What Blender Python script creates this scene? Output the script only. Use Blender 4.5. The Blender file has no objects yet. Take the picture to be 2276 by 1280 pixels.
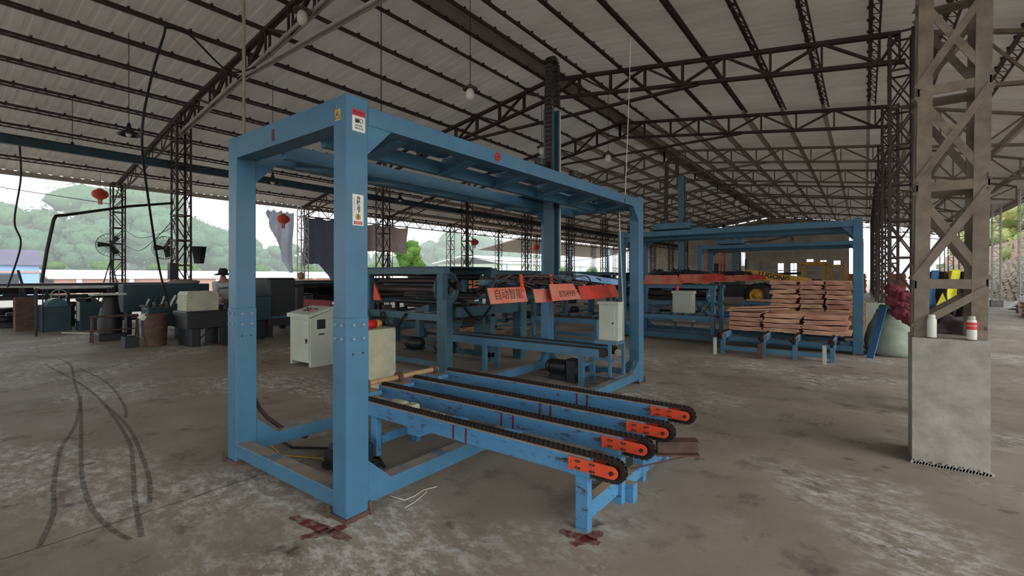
import bpy, math, random
from mathutils import Vector, Matrix
random.seed(7)
S = bpy.context.scene
COL = S.collection
# ------------------------------------------------------------------ camera, sky, exposure
cam = bpy.data.objects.new('camera', bpy.data.cameras.new('camera'))
COL.objects.link(cam)
cam.location = (0, 0, 1.6)
cam.rotation_euler = (math.radians(90), 0, math.radians(36.84))
cam.data.sensor_width = 36
cam.data.lens = 1047 / 2276 * 36
cam.data.shift_y = -26 / 2276
cam.data.clip_end = 600
S.camera = cam
W = bpy.data.worlds.new('overcast_sky'); S.world = W; W.use_nodes = True
nt = W.node_tree
bg = nt.nodes['Background']
tc = nt.nodes.new('ShaderNodeTexCoord'); sp = nt.nodes.new('ShaderNodeSeparateXYZ'); rp = nt.nodes.new('ShaderNodeValToRGB')
nt.links.new(tc.outputs['Generated'], sp.inputs[0]); nt.links.new(sp.outputs['Z'], rp.inputs[0]); nt.links.new(rp.outputs[0], bg.inputs[0])
rp.color_ramp.elements[0].position = 0.0; rp.color_ramp.elements[0].color = (0.97, 0.98, 1.0, 1)
rp.color_ramp.elements[1].position = 0.6; rp.color_ramp.elements[1].color = (0.86, 0.93, 1.0, 1)
bg.inputs[1].default_value = 1.0
sun = bpy.data.lights.new('hazy_sun', 'SUN'); sun.energy = 1.0; sun.angle = math.radians(45); sun.color = (1, .97, .92)
so = bpy.data.objects.new('hazy_sun', sun); COL.objects.link(so); so.rotation_euler = (math.radians(62), 0, math.radians(80))
S.view_settings.view_transform = 'Standard'; S.view_settings.look = 'None'
S.view_settings.gamma = 1.0; S.view_settings.use_curve_mapping = False
S.view_settings.exposure = 1.3
S.cycles.max_bounces = 8; S.cycles.diffuse_bounces = 5; S.cycles.glossy_bounces = 3

# ------------------------------------------------------------------ materials
def lin(r, g, b):
    f = lambda c: (c/255/12.92 if c/255 <= .04045 else ((c/255+.055)/1.055)**2.4)
    return (f(r), f(g), f(b), 1)
MATS = {}
def mat(name, rgb, rough=.6, metal=0.0, var=.0, scale=4.0, rgb2=None, bump=0, wear=None, wear_amt=.5, wscale=9, dust=None, stretch=None, spec=.5):
    m = bpy.data.materials.new(name); m.use_nodes = True
    n, l = m.node_tree.nodes, m.node_tree.links
    b = n['Principled BSDF']; c = lin(*rgb)
    b.inputs['Roughness'].default_value = rough; b.inputs['Metallic'].default_value = metal
    b.inputs['Specular IOR Level'].default_value = spec
    b.inputs['Base Color'].default_value = c
    out = None
    co = n.new('ShaderNodeTexCoord')
    mp = n.new('ShaderNodeMapping'); l.new(co.outputs['Object'], mp.inputs[0])
    if stretch: mp.inputs['Scale'].default_value = stretch
    if var or rgb2:
        t = n.new('ShaderNodeTexNoise'); t.inputs['Scale'].default_value = scale; t.inputs['Detail'].default_value = 6
        t.inputs['Roughness'].default_value = .65
        l.new(mp.outputs[0], t.inputs[0])
        r = n.new('ShaderNodeValToRGB'); l.new(t.outputs[0], r.inputs[0])
        c2 = lin(*rgb2) if rgb2 else tuple(x*(1-var) for x in c[:3])+(1,)
        r.color_ramp.elements[0].position = .32; r.color_ramp.elements[1].position = .68
        r.color_ramp.elements[0].color = c2; r.color_ramp.elements[1].color = c
        out = r.outputs[0]
        if bump:
            bp = n.new('ShaderNodeBump'); bp.inputs['Strength'].default_value = bump; bp.inputs['Distance'].default_value = .02
            l.new(t.outputs[0], bp.inputs['Height']); l.new(bp.outputs[0], b.inputs['Normal'])
    def mix(a, col, fac):
        x = n.new('ShaderNodeMix'); x.data_type = 'RGBA'
        l.new(fac, x.inputs[0])
        if a is None: x.inputs[6].default_value = c
        else: l.new(a, x.inputs[6])
        x.inputs[7].default_value = col
        return x.outputs[2]
    if wear:
        t = n.new('ShaderNodeTexNoise'); t.inputs['Scale'].default_value = wscale; t.inputs['Detail'].default_value = 10
        t.inputs['Roughness'].default_value = .8
        l.new(mp.outputs[0], t.inputs[0])
        r = n.new('ShaderNodeValToRGB'); l.new(t.outputs[0], r.inputs[0])
        r.color_ramp.elements[0].position = .66 - .12*wear_amt; r.color_ramp.elements[1].position = .70 - .1*wear_amt
        out = mix(out, lin(*wear), r.outputs[0])
    if dust:
        g = n.new('ShaderNodeNewGeometry'); s = n.new('ShaderNodeSeparateXYZ'); l.new(g.outputs['Normal'], s.inputs[0])
        t = n.new('ShaderNodeTexNoise'); t.inputs['Scale'].default_value = 6; l.new(co.outputs['Object'], t.inputs[0])
        a = n.new('ShaderNodeMath'); a.operation = 'MULTIPLY'; l.new(s.outputs['Z'], a.inputs[0]); l.new(t.outputs[0], a.inputs[1])
        r = n.new('ShaderNodeValToRGB'); l.new(a.outputs[0], r.inputs[0])
        r.color_ramp.elements[0].position = .34; r.color_ramp.elements[1].position = .5
        out = mix(out, lin(*dust), r.outputs[0])
    if out is not None: l.new(out, b.inputs['Base Color'])
    MATS[name] = m
    return m
BLUE = mat('blue_paint', (64, 112, 140), .42, var=.22, scale=3, wear=(48, 50, 56), wear_amt=.12, wscale=14, dust=(140, 125, 108))
BLUEW = mat('worn_blue_paint', (72, 130, 170), .45, var=.2, scale=3, wear=(60, 42, 46), wear_amt=.85, wscale=16, dust=(150, 132, 108), stretch=(.45, 1, 1.6))
BLUED = mat('teal_machine_paint', (50, 90, 104), .5, var=.35, scale=3, wear=(40, 42, 44), wear_amt=.4, dust=(120, 112, 100))
DKTEAL = mat('dark_teal_paint', (30, 62, 72), .5, var=.4, scale=3, wear=(22, 26, 30), wear_amt=.5)
DARK = mat('dark_machine_iron', (26, 29, 34), .5, var=.4, scale=5)
BLACK = mat('black_rubber', (20, 19, 19), .55, var=.3, scale=8)
CHAIN = mat('greasy_chain_steel', (46, 36, 30), .5, .3, var=.5, scale=30)
STEEL = mat('brown_painted_truss_steel', (66, 48, 44), .6, var=.35, scale=3)
COLST = mat('grey_brown_column_steel', (132, 120, 102), .6, var=.35, scale=5, rgb2=(96, 82, 70))
PALE = mat('pale_grey_chord_steel', (186, 174, 168), .55, var=.25, scale=2)
WHITEST = mat('white_column_steel', (200, 198, 192), .5, var=.2, scale=3)
LITSTEEL = mat('lit_toned_truss_steel', (122, 108, 94), .6, var=.25, scale=2)  # truss steel lightened: light on the far trusses is painted into the colour
SHADEBLUE = mat('shade_toned_blue_paint', (48, 98, 122), .5, var=.25, scale=3, wear=(44, 46, 50), wear_amt=.3, dust=(130, 118, 102))  # gantry blue darkened: shade on the farther gantries sits in the base colour
BOLT = mat('painted_bolt', (120, 138, 150), .5)
GALV = mat('galvanised_purlin', (172, 160, 150), .6, 0, var=.2, scale=2)
ROOF = mat('roof_sheet', (204, 196, 184), .55, var=.2, scale=.5, rgb2=(176, 166, 154), stretch=(.4, 1.4, 1))
ORANGE = mat('orange_paint', (214, 74, 38), .5, var=.2, scale=9, wear=(70, 35, 28), wear_amt=.25, wscale=16)
REDDUSTY = mat('dusty_red_flap', (196, 78, 58), .6, var=.3, scale=5, rgb2=(172, 128, 102), dust=(150, 125, 105))
REDFLAP = mat('red_flap', (206, 62, 38), .5, var=.35, scale=5, rgb2=(130, 44, 36))
RED = mat('red_plastic', (205, 40, 36), .4, var=.1)
MAROON = mat('dark_red_marking_paint', (104, 28, 36), .7, var=.4, scale=20)
CABGREY = mat('pale_grey_enamel', (178, 186, 172), .45, var=.12, scale=2, rgb2=(160, 164, 148))
CREAM = mat('stained_cream_enamel', (188, 188, 160), .5, var=.3, scale=3, rgb2=(150, 150, 128))
CONC = mat('plinth_concrete', (168, 164, 152), .85, var=.3, scale=5, rgb2=(134, 130, 120), bump=.5, wear=(96, 88, 78), wear_amt=.25, wscale=5)
WOOD = mat('red_veneer_edge', (196, 152, 124), .7, var=.4, scale=3, rgb2=(158, 110, 88), stretch=(1, 1, 26))
WOODL = mat('pale_veneer_edge', (214, 176, 140), .7, var=.3, scale=3, rgb2=(170, 122, 94), stretch=(1, 1, 26))
YELLOW = mat('yellow_machine_paint', (214, 164, 44), .5, var=.3, scale=4, wear=(70, 52, 34), wear_amt=.4)
BRIGHTY = mat('bright_yellow_strap', (226, 218, 40), .6, var=.1)
BSTRAP = mat('blue_strap', (44, 96, 140), .6, var=.15)
GLASS = mat('dark_glass', (34, 44, 48), .15, 0)
WHITE = mat('white_print', (212, 212, 200), .55, var=.05)
INK = mat('black_ink', (24, 26, 26), .6)
FADED = mat('faded_brown_lettering', (74, 44, 38), .8)
REDINK = mat('red_ink', (178, 34, 48), .55)
YSIGN = mat('yellow_sign', (176, 150, 66), .55)
LANT = mat('red_lantern_silk', (206, 70, 48), .6, var=.2)
DKBROWN = mat('dark_brown_rubber', (58, 46, 42), .8, var=.4, scale=6)
CLOTH = mat('grey_tarpaulin', (150, 152, 162), .85, var=.25, scale=1.5)
CLOTHD = mat('dark_blue_grey_tarpaulin', (84, 88, 102), .85, var=.25, scale=1.5)
CLOTHB = mat('dusty_brown_tarpaulin', (168, 150, 144), .85, var=.2, scale=2)
SACK = mat('woven_sack', (150, 158, 142), .8, var=.3, scale=3, rgb2=(112, 124, 112))
RAG = mat('maroon_rags', (112, 44, 56), .85, var=.5, scale=8)
RAGG = mat('green_rags', (70, 130, 116), .85, var=.4, scale=9)
SKIN = mat('skin', (150, 108, 86), .6)
SHIRT = mat('grey_shirt', (168, 172, 166), .85, var=.2)
REDCL = mat('dark_red_cloth', (120, 44, 48), .85)
HAIR = mat('black_felt', (20, 20, 22), .8)
LEAF = mat('hazy_foliage', (104, 138, 92), .8, var=.4, scale=.35, rgb2=(78, 112, 78), spec=.1)
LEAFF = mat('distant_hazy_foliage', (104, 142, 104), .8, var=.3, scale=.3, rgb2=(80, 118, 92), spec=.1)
LEAFB = mat('bright_foliage', (112, 150, 70), .8, var=.4, scale=.8, rgb2=(70, 108, 52), spec=.1)
BARK = mat('bark', (92, 80, 66), .9, var=.3)
BRICKP = mat('pale_pink_wall', (190, 142, 126), .85, var=.25, scale=1)
WHITEW = mat('white_washed_sheet', (225, 228, 226), .6, var=.05)
PGREEN = mat('pale_green_wall', (198, 214, 190), .8, var=.1, scale=.5)
BLUEW2 = mat('pale_blue_wall', (130, 170, 214), .7, var=.2, scale=.6)
PROOF = mat('purple_grey_roof', (92, 84, 108), .7, var=.3, scale=1)
RUBBLE = mat('rubble_slope', (168, 152, 132), .9, var=.5, scale=2.5, rgb2=(92, 84, 68), bump=.6)
PINKW = mat('pinkish_retaining_wall', (176, 146, 132), .9, var=.2, scale=1)
TIMBER = mat('orange_sawn_timber', (216, 138, 92), .7, var=.35, scale=2, stretch=(1, 1, 8))
YARD = mat('yard_ground', (150, 146, 134), .9, var=.2, scale=.4)
GRASS = mat('hill_ground', (110, 134, 96), .9, var=.3, scale=.3)
RUST = mat('rusty_steel', (96, 68, 54), .75, var=.5, scale=6, rgb2=(60, 44, 38))
LAMPM = mat('brown_lamp_metal', (92, 76, 64), .5, var=.2)
BULB = mat('frosted_glass', (226, 218, 210), .35)
ENDW = mat('end_wall_sheet', (206, 200, 184), .7, var=.35, scale=.7, rgb2=(150, 146, 132))
WINW = mat('bright_window_pane', (235, 240, 235), .3)
WINW.node_tree.nodes['Principled BSDF'].inputs['Transmission Weight'].default_value = .9
GLASSC = mat('clear_pane', (225, 235, 228), .05)
GLASSC.node_tree.nodes['Principled BSDF'].inputs['Transmission Weight'].default_value = .95
def translucent(m, f, rgb=None):
    n, l = m.node_tree.nodes, m.node_tree.links; b = n['Principled BSDF']; o = n['Material Output']
    t = n.new('ShaderNodeBsdfTranslucent'); x = n.new('ShaderNodeMixShader'); x.inputs[0].default_value = f
    if rgb: t.inputs[0].default_value = lin(*rgb)
    elif b.inputs['Base Color'].links: l.new(b.inputs['Base Color'].links[0].from_socket, t.inputs[0])
    else: t.inputs[0].default_value = b.inputs['Base Color'].default_value
    l.new(b.outputs[0], x.inputs[1]); l.new(t.outputs[0], x.inputs[2]); l.new(x.outputs[0], o.inputs[0])
translucent(ENDW, .10); translucent(ROOF, .055); translucent(CLOTH, .65); translucent(CLOTHD, .2); translucent(CLOTHB, .3)
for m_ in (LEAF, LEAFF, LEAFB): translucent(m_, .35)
DUSTY = mat('sawdust_covered_strip', (156, 132, 104), .9, var=.3, scale=9)
BAMBOO = mat('tan_wicker', (176, 142, 100), .7, var=.3, scale=10)

def floor_mat():
    m = bpy.data.materials.new('worn_concrete_floor'); m.use_nodes = True
    n, l = m.node_tree.nodes, m.node_tree.links; b = n['Principled BSDF']
    g = n.new('ShaderNodeNewGeometry')
    def noise(sc, det, rough=.6, stretch=(1, 1, 1), rot=0):
        mp = n.new('ShaderNodeMapping'); mp.inputs['Scale'].default_value = stretch; mp.inputs['Rotation'].default_value = (0, 0, rot)
        l.new(g.outputs['Position'], mp.inputs[0])
        t = n.new('ShaderNodeTexNoise'); t.inputs['Scale'].default_value = sc; t.inputs['Detail'].default_value = det; t.inputs['Roughness'].default_value = rough
        l.new(mp.outputs[0], t.inputs[0]); return t.outputs[0]
    def ramp(v, a, b_, c0=(0, 0, 0, 1), c1=(1, 1, 1, 1)):
        r = n.new('ShaderNodeValToRGB'); l.new(v, r.inputs[0]); e = r.color_ramp.elements
        e[0].position = a; e[1].position = b_; e[0].color = c0; e[1].color = c1; return r.outputs[0]
    def mul(a, c):
        x = n.new('ShaderNodeMath'); x.operation = 'MULTIPLY'; l.new(a, x.inputs[0])
        if isinstance(c, float): x.inputs[1].default_value = c
        else: l.new(c, x.inputs[1])
        return x.outputs[0]
    def mix(a, col, fac):
        x = n.new('ShaderNodeMix'); x.data_type = 'RGBA'; l.new(fac, x.inputs[0]); l.new(a, x.inputs[6]); x.inputs[7].default_value = col; return x.outputs[2]
    base = ramp(noise(.9, 8, .6), .3, .7, lin(124, 113, 101), lin(150, 140, 126))
    base = mix(base, lin(92, 84, 76), ramp(noise(2.2, 8, .7), .54, .7))
    # pale scuffed plaster-like patches, and fine speckle
    patch = mul(ramp(noise(.42, 4, .5), .50, .60), ramp(noise(6, 12, .8, (1, 1.6, 1), .6), .47, .60))
    base = mix(base, lin(200, 197, 192), mul(patch, .95))
    sp2 = mul(ramp(noise(1.1, 4, .5), .56, .68), ramp(noise(22, 8, .8), .52, .62))
    base = mix(base, lin(196, 184, 162), mul(sp2, .7))
    base = mix(base, lin(60, 52, 48), mul(ramp(noise(3.1, 6, .6), .63, .72), .8))
    # casting joints of the slab along the hall
    s = n.new('ShaderNodeSeparateXYZ'); l.new(g.outputs['Position'], s.inputs[0])
    def joint(sock, off, period, wob):
        a = n.new('ShaderNodeMath'); a.operation = 'ADD'; l.new(sock, a.inputs[0]); a.inputs[1].default_value = off
        w = n.new('ShaderNodeMath'); w.operation = 'MULTIPLY_ADD'; l.new(noise(1.5, 4), w.inputs[0]); w.inputs[1].default_value = wob; l.new(a.outputs[0], w.inputs[2])
        p = n.new('ShaderNodeMath'); p.operation = 'PINGPONG'; l.new(w.outputs[0], p.inputs[0]); p.inputs[1].default_value = period/2
        c = n.new('ShaderNodeMath'); c.operation = 'LESS_THAN'; l.new(p.outputs[0], c.inputs[0]); c.inputs[1].default_value = .006
        return c.outputs[0]
    base = mix(base, lin(40, 34, 32), mul(joint(s.outputs['X'], 3.84, 9.0, .12), .8))
    base = mix(base, lin(46, 40, 36), mul(joint(s.outputs['Y'], -7.9, 8.0, .3), .6))
    l.new(base, b.inputs['Base Color'])
    l.new(ramp(noise(1.3, 6), .3, .8, (.5, .5, .5, 1), (.85, .85, .85, 1)), b.inputs['Roughness'])
    b.inputs['Specular IOR Level'].default_value = .35
    bp = n.new('ShaderNodeBump'); bp.inputs['Strength'].default_value = .35; bp.inputs['Distance'].default_value = .01
    l.new(noise(14, 8, .7), bp.inputs['Height']); l.new(bp.outputs[0], b.inputs['Normal'])
    return m
FLOOR = floor_mat()
def scuff_mat(name, rgb, lo, hi, sc=14, top=.8):
    m = bpy.data.materials.new(name); m.use_nodes = True
    n, l = m.node_tree.nodes, m.node_tree.links; b = n['Principled BSDF']; b.inputs['Base Color'].default_value = lin(*rgb); b.inputs['Roughness'].default_value = .8
    g = n.new('ShaderNodeNewGeometry'); t = n.new('ShaderNodeTexNoise'); t.inputs['Scale'].default_value = sc; t.inputs['Detail'].default_value = 8
    l.new(g.outputs['Position'], t.inputs[0]); r = n.new('ShaderNodeValToRGB'); l.new(t.outputs[0], r.inputs[0])
    r.color_ramp.elements[0].position = lo; r.color_ramp.elements[1].position = hi; r.color_ramp.elements[1].color = (top, top, top, 1)
    l.new(r.outputs[0], b.inputs['Alpha']); return m
TYRE = scuff_mat('rubbed_tyre_mark', (66, 60, 56), .25, .65, 40, .55)
PAINTX = scuff_mat('sprayed_dark_red_paint', (112, 26, 36), .3, .6, 18)

# ------------------------------------------------------------------ mesh building
class MB:
    def __init__(s): s.v = []; s.f = []; s.sm = []
    def add(s, vs, fs, smooth=False):
        k = len(s.v); s.v += [tuple(p) for p in vs]; s.f += [tuple(i+k for i in f) for f in fs]; s.sm += [smooth]*len(fs); return s
    def box(s, x0, x1, y0, y1, z0, z1):
        return s.add([(x0,y0,z0),(x1,y0,z0),(x1,y1,z0),(x0,y1,z0),(x0,y0,z1),(x1,y0,z1),(x1,y1,z1),(x0,y1,z1)],
                     [(0,3,2,1),(4,5,6,7),(0,1,5,4),(1,2,6,5),(2,3,7,6),(3,0,4,7)])
    def bbox(s, x0, x1, y0, y1, z0, z1, c=.012):   # box with bevelled vertical and top edges
        vs = []; fs = []
        def ring(i, z): return [(x0+c+i, y0+i, z), (x1-c-i, y0+i, z), (x1-i, y0+c+i, z), (x1-i, y1-c-i, z), (x1-c-i, y1-i, z), (x0+c+i, y1-i, z), (x0+i, y1-c-i, z), (x0+i, y0+c+i, z)]
        for i, z in ((0, z0), (0, z1-c), (c*.7, z1)): vs += ring(i, z)
        for r in range(2):
            for k in range(8): a = r*8+k; b = r*8+(k+1) % 8; fs.append((a, b, b+8, a+8))
        fs.append(tuple(range(16, 24))); fs.append(tuple(range(7, -1, -1)))
        return s.add(vs, fs)
    def bar(s, p, q, w, h, up=(0, 0, 1)):
        p, q = Vector(p), Vector(q); d = (q-p)
        if d.length < 1e-6: return s
        d.normalize(); u = Vector(up)
        if abs(d.dot(u)) > .98: u = Vector((1, 0, 0))
        a = d.cross(u).normalized(); b = a.cross(d).normalized(); a *= w/2; b *= h/2
        return s.add([p-a-b, p+a-b, p+a+b, p-a+b, q-a-b, q+a-b, q+a+b, q-a+b],
                     [(0,1,2,3),(7,6,5,4),(0,4,5,1),(1,5,6,2),(2,6,7,3),(3,7,4,0)])
    def angle(s, p, q, w, t, sx, sy):   # L-section vertical leg whose flanges point along +-x and +-y
        p, q = Vector(p), Vector(q)
        prof = [(0,0),(sx*w,0),(sx*w,sy*t),(sx*t,sy*t),(sx*t,sy*w),(0,sy*w)]
        if sx*sy < 0: prof.reverse()
        vs = [p+Vector((x,y,0)) for x, y in prof]+[q+Vector((x,y,0)) for x, y in prof]
        fs = [(i,(i+1)%6,(i+1)%6+6,i+6) for i in range(6)]+[tuple(range(5,-1,-1)), tuple(range(6,12))]
        return s.add(vs, fs)
    def tube(s, pts, r, n=8, cap=True, r2=None):
        pts = [Vector(p) for p in pts]; N = len(pts); vs = []; fs = []; a = None
        for i, p in enumerate(pts):
            d = (pts[min(i+1, N-1)]-pts[max(i-1, 0)]).normalized()
            if a is None:
                u = Vector((0, 0, 1)) if abs(d.z) < .9 else Vector((1, 0, 0)); a = d.cross(u).normalized()
            else:
                a = (a-d*a.dot(d)).normalized()
            b = d.cross(a); rr = r if r2 is None else r+(r2-r)*i/(N-1)
            vs += [p+(a*math.cos(t)+b*math.sin(t))*rr for t in [2*math.pi*k/n for k in range(n)]]
        for i in range(N-1):
            for k in range(n): fs.append((i*n+k, i*n+(k+1) % n, (i+1)*n+(k+1) % n, (i+1)*n+k))
        s.add(vs, fs, True)
        if cap: s.add(vs[:n], [tuple(range(n-1, -1, -1))]); s.add(vs[-n:], [tuple(range(n))])
        return s
    def cyl(s, c, axis, r, h, n=20, r2=None):
        c = Vector(c); ax = Vector(axis).normalized(); return s.tube([c-ax*h/2, c+ax*h/2], r, n, True, r2)
    def lathe(s, c, prof, n=20, axis='z', smooth=True):
        vs = []; fs = []
        for r, z in prof:
            for k in range(n):
                t = 2*math.pi*k/n; x, y = r*math.cos(t), r*math.sin(t)
                vs.append({'z': (c[0]+x, c[1]+y, c[2]+z), 'x': (c[0]+z, c[1]+x, c[2]+y), 'y': (c[0]+x, c[1]+z, c[2]+y)}[axis])
        for i in range(len(prof)-1):
            for k in range(n): fs.append((i*n+k, i*n+(k+1) % n, (i+1)*n+(k+1) % n, (i+1)*n+k))
        return s.add(vs, fs, smooth)
    def prism(s, poly, axis, a, b):   # poly in the plane normal to axis ('x': (y,z), 'y': (x,z), 'z': (x,y))
        P = lambda u, v, t: {'x': (t, u, v), 'y': (u, t, v), 'z': (u, v, t)}[axis]
        n = len(poly); vs = [P(u, v, a) for u, v in poly]+[P(u, v, b) for u, v in poly]
        return s.add(vs, [tuple(range(n-1, -1, -1)), tuple(range(n, 2*n))]+[(i, (i+1) % n, (i+1) % n+n, i+n) for i in range(n)])
    def sphere(s, c, r, n=12, sq=(1, 1, 1)):
        m = n//2; vs = []; fs = []
        for i in range(m+1):
            p = math.pi*i/m
            for k in range(n):
                t = 2*math.pi*k/n; vs.append((c[0]+r*sq[0]*math.sin(p)*math.cos(t), c[1]+r*sq[1]*math.sin(p)*math.sin(t), c[2]+r*sq[2]*math.cos(p)))
        for i in range(m):
            for k in range(n): fs.append((i*n+k, i*n+(k+1) % n, (i+1)*n+(k+1) % n, (i+1)*n+k))
        return s.add(vs, fs, True)
    def xf(s, M):
        s.v = [tuple(M @ Vector(p)) for p in s.v]; return s

ORG = {}
def build(mb, name, m, parent=None, world=True):
    off = Vector((0, 0, 0))
    if parent is not None: off = ORG.get(parent.name, Vector((0, 0, 0))) if world else Vector((0, 0, 0))
    me = bpy.data.meshes.new(name)
    me.from_pydata([tuple(Vector(p)-off) for p in mb.v], [], mb.f); me.polygons.foreach_set('use_smooth', mb.sm)
    me.materials.append(m); me.update()
    o = bpy.data.objects.new(name, me); COL.objects.link(o)
    if parent is not None:
        o.parent = parent; ORG[o.name] = ORG.get(parent.name, Vector((0, 0, 0)))
    return o
def tag(o, label=None, cat=None, group=None, kind=None):
    if label: o['label'] = label
    if cat: o['category'] = cat
    if group: o['group'] = group
    if kind: o['kind'] = kind
    return o
def thing(name, label, cat, loc=(0, 0, 0), group=None, rz=0):
    o = bpy.data.objects.new(name, None); o.empty_display_size = .1; COL.objects.link(o)
    o.location = loc; o.rotation_euler = (0, 0, rz); ORG[o.name] = Vector(loc)
    return tag(o, label, cat, group)
def single(mb, name, m, label, cat, group=None, kind=None):
    xs, ys, zs = zip(*mb.v); off = Vector(((min(xs)+max(xs))/2, (min(ys)+max(ys))/2, min(zs)))
    mb.v = [tuple(Vector(p)-off) for p in mb.v]
    o = build(mb, name, m); o.location = off; ORG[o.name] = off
    return tag(o, label, cat, group, kind)
def struct(mb, name, m):
    o = build(mb, name, m); o['kind'] = 'structure'; return o
def kids(o): return [c for c in COL.objects if c.parent == o]
def clone(o, loc=None, label=None, parent=None, rz=None, group=None):
    c = o.copy(); COL.objects.link(c)
    if parent is not None: c.parent = parent
    if loc is not None: c.location = loc
    if rz is not None: c.rotation_euler = (0, 0, rz)
    if label: c['label'] = label
    if group: c['group'] = group
    for k in [x for x in o.children]: clone(k, parent=c)
    return c
def text(s, size, m, parent, origin, xdir, ydir, name='lettering', depth=.0008, bold=0):
    cu = bpy.data.curves.new(name, 'FONT'); cu.body = s; cu.size = size; cu.extrude = depth; cu.offset = bold
    cu.align_x = 'CENTER'; cu.align_y = 'CENTER'
    o = bpy.data.objects.new(name, cu); COL.objects.link(o)
    dg = bpy.context.evaluated_depsgraph_get(); me = bpy.data.meshes.new_from_object(o.evaluated_get(dg))
    COL.objects.unlink(o); bpy.data.objects.remove(o)
    X = Vector(xdir).normalized(); Y = Vector(ydir).normalized(); Z = X.cross(Y)
    M = Matrix((X, Y, Z)).transposed().to_4x4(); M.translation = Vector(origin)-ORG.get(parent.name, Vector((0, 0, 0)))
    me.transform(M); me.materials.clear(); me.materials.append(m)
    r = bpy.data.objects.new(name, me); COL.objects.link(r); r.parent = parent; ORG[r.name] = ORG[parent.name]
    return r
ORDN = ['first', 'second', 'third', 'fourth', 'fifth', 'sixth', 'seventh', 'eighth', 'ninth', 'tenth', 'eleventh', 'twelfth', 'thirteenth', 'fourteenth']

# ------------------------------------------------------------------ the hall: floor, roof, frames
RP = [(-24.3, 5.35), (-17.0, 6.95), (-8.3, 8.35), (.6, 7.15), (6.4, 5.5)]
def rz(x):
    for (a, za), (b, zb) in zip(RP, RP[1:]):
        if x <= b: return za+(zb-za)*(x-a)/(b-a)
    return RP[-1][1]
Y0, Y1, YB0 = -6.0, 60.0, -16.0
fl = struct(MB().box(-26, 8.2, YB0-1, 62, -.2, 0), 'floor', FLOOR)
def strip(pts, w, wob=0, taper=False):
    pts = [Vector((x, y, .0015)) for x, y in pts]; fine = []
    for i in range(len(pts)-1):
        p0 = pts[max(i-1, 0)]; p1 = pts[i]; p2 = pts[i+1]; p3 = pts[min(i+2, len(pts)-1)]
        for k in range(6):
            t = k/6; fine.append(.5*((2*p1)+(p2-p0)*t+(2*p0-5*p1+4*p2-p3)*t*t+(3*p1-p0-3*p2+p3)*t**3))
    fine.append(pts[-1]); vs = []; fs = []
    for i, p in enumerate(fine):
        d = (fine[min(i+1, len(fine)-1)]-fine[max(i-1, 0)]).normalized(); tt = i/(len(fine)-1); s = Vector((-d.y, d.x, 0))*w/2*((.35+.65*math.sin(math.pi*(.08+.84*tt))+.12*math.sin(i*2.1)) if taper else 1)
        vs += [p-s, p+s]
    for i in range(len(fine)-1): fs.append((2*i, 2*i+2, 2*i+3, 2*i+1))
    return MB().add(vs, fs)
for tr in ([(-3.9,.55),(-4.39,.69),(-4.96,.78),(-5.93,.98),(-6.88,1.26),(-8.39,1.59)],
           [(-3.57,.9),(-3.87,.86),(-4.36,.87),(-5.11,.97),(-6.45,1.22),(-7.8,1.47),(-9.54,1.73),(-11.55,2.03),(-12.68,2.0),(-13.6,1.7)],
           [(-3.55,.95),(-4.27,1.1),(-5.01,1.28),(-5.73,1.43),(-7.28,1.62),(-9.02,1.75),(-11.91,1.76)],
           [(-4.03,1.12),(-4.36,1.22),(-4.93,1.34),(-6.26,1.56),(-7.58,1.66)],
           [(-6.68,1.64),(-7.4,1.8),(-9.18,2.02),(-10.89,2.04)]):
    tag(build(strip(tr, .032), 'tyre_mark', TYRE, fl), kind='structure')
for a, b in (((-3.06,1.63),(-2.50,1.70)), ((-2.76,1.53),(-2.66,1.78)), ((-1.54,2.55),(-1.27,2.57)), ((-1.40,2.46),(-1.32,2.70))):
    tag(build(strip([a, ((a[0]+b[0])/2+.01, (a[1]+b[1])/2), b], .085, taper=True), 'paint_mark', PAINTX, fl), kind='structure')

def roof_sheet(segs):
    mb = MB(); per = .30; prof = []
    y = YB0
    while y < Y1:
        prof += [(y, 0), (y+.17, 0), (y+.20, .035), (y+.27, .035)]; y += per
    for (xa, xb) in segs:
        n = len(prof); vs = []
        for x in (xa, xb): vs += [(x, py, rz(x)+pz) for py, pz in prof]
        mb.add(vs, [(i, i+1, n+i+1, n+i) for i in range(n-1)])
    return mb
struct(roof_sheet([(-24.3, -17), (-17, -8.3), (-8.3, .6), (.6, 6.4)]), 'ceiling', ROOF)
struct(MB().prism([(-8.65, rz(-8.65)-.03), (-8.3, 8.33), (-7.95, rz(-7.95)-.03), (-7.95, rz(-7.95)-.045), (-8.3, 8.31), (-8.65, rz(-8.65)-.045)], 'y', Y0, Y1), 'trim_1', GALV)

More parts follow.
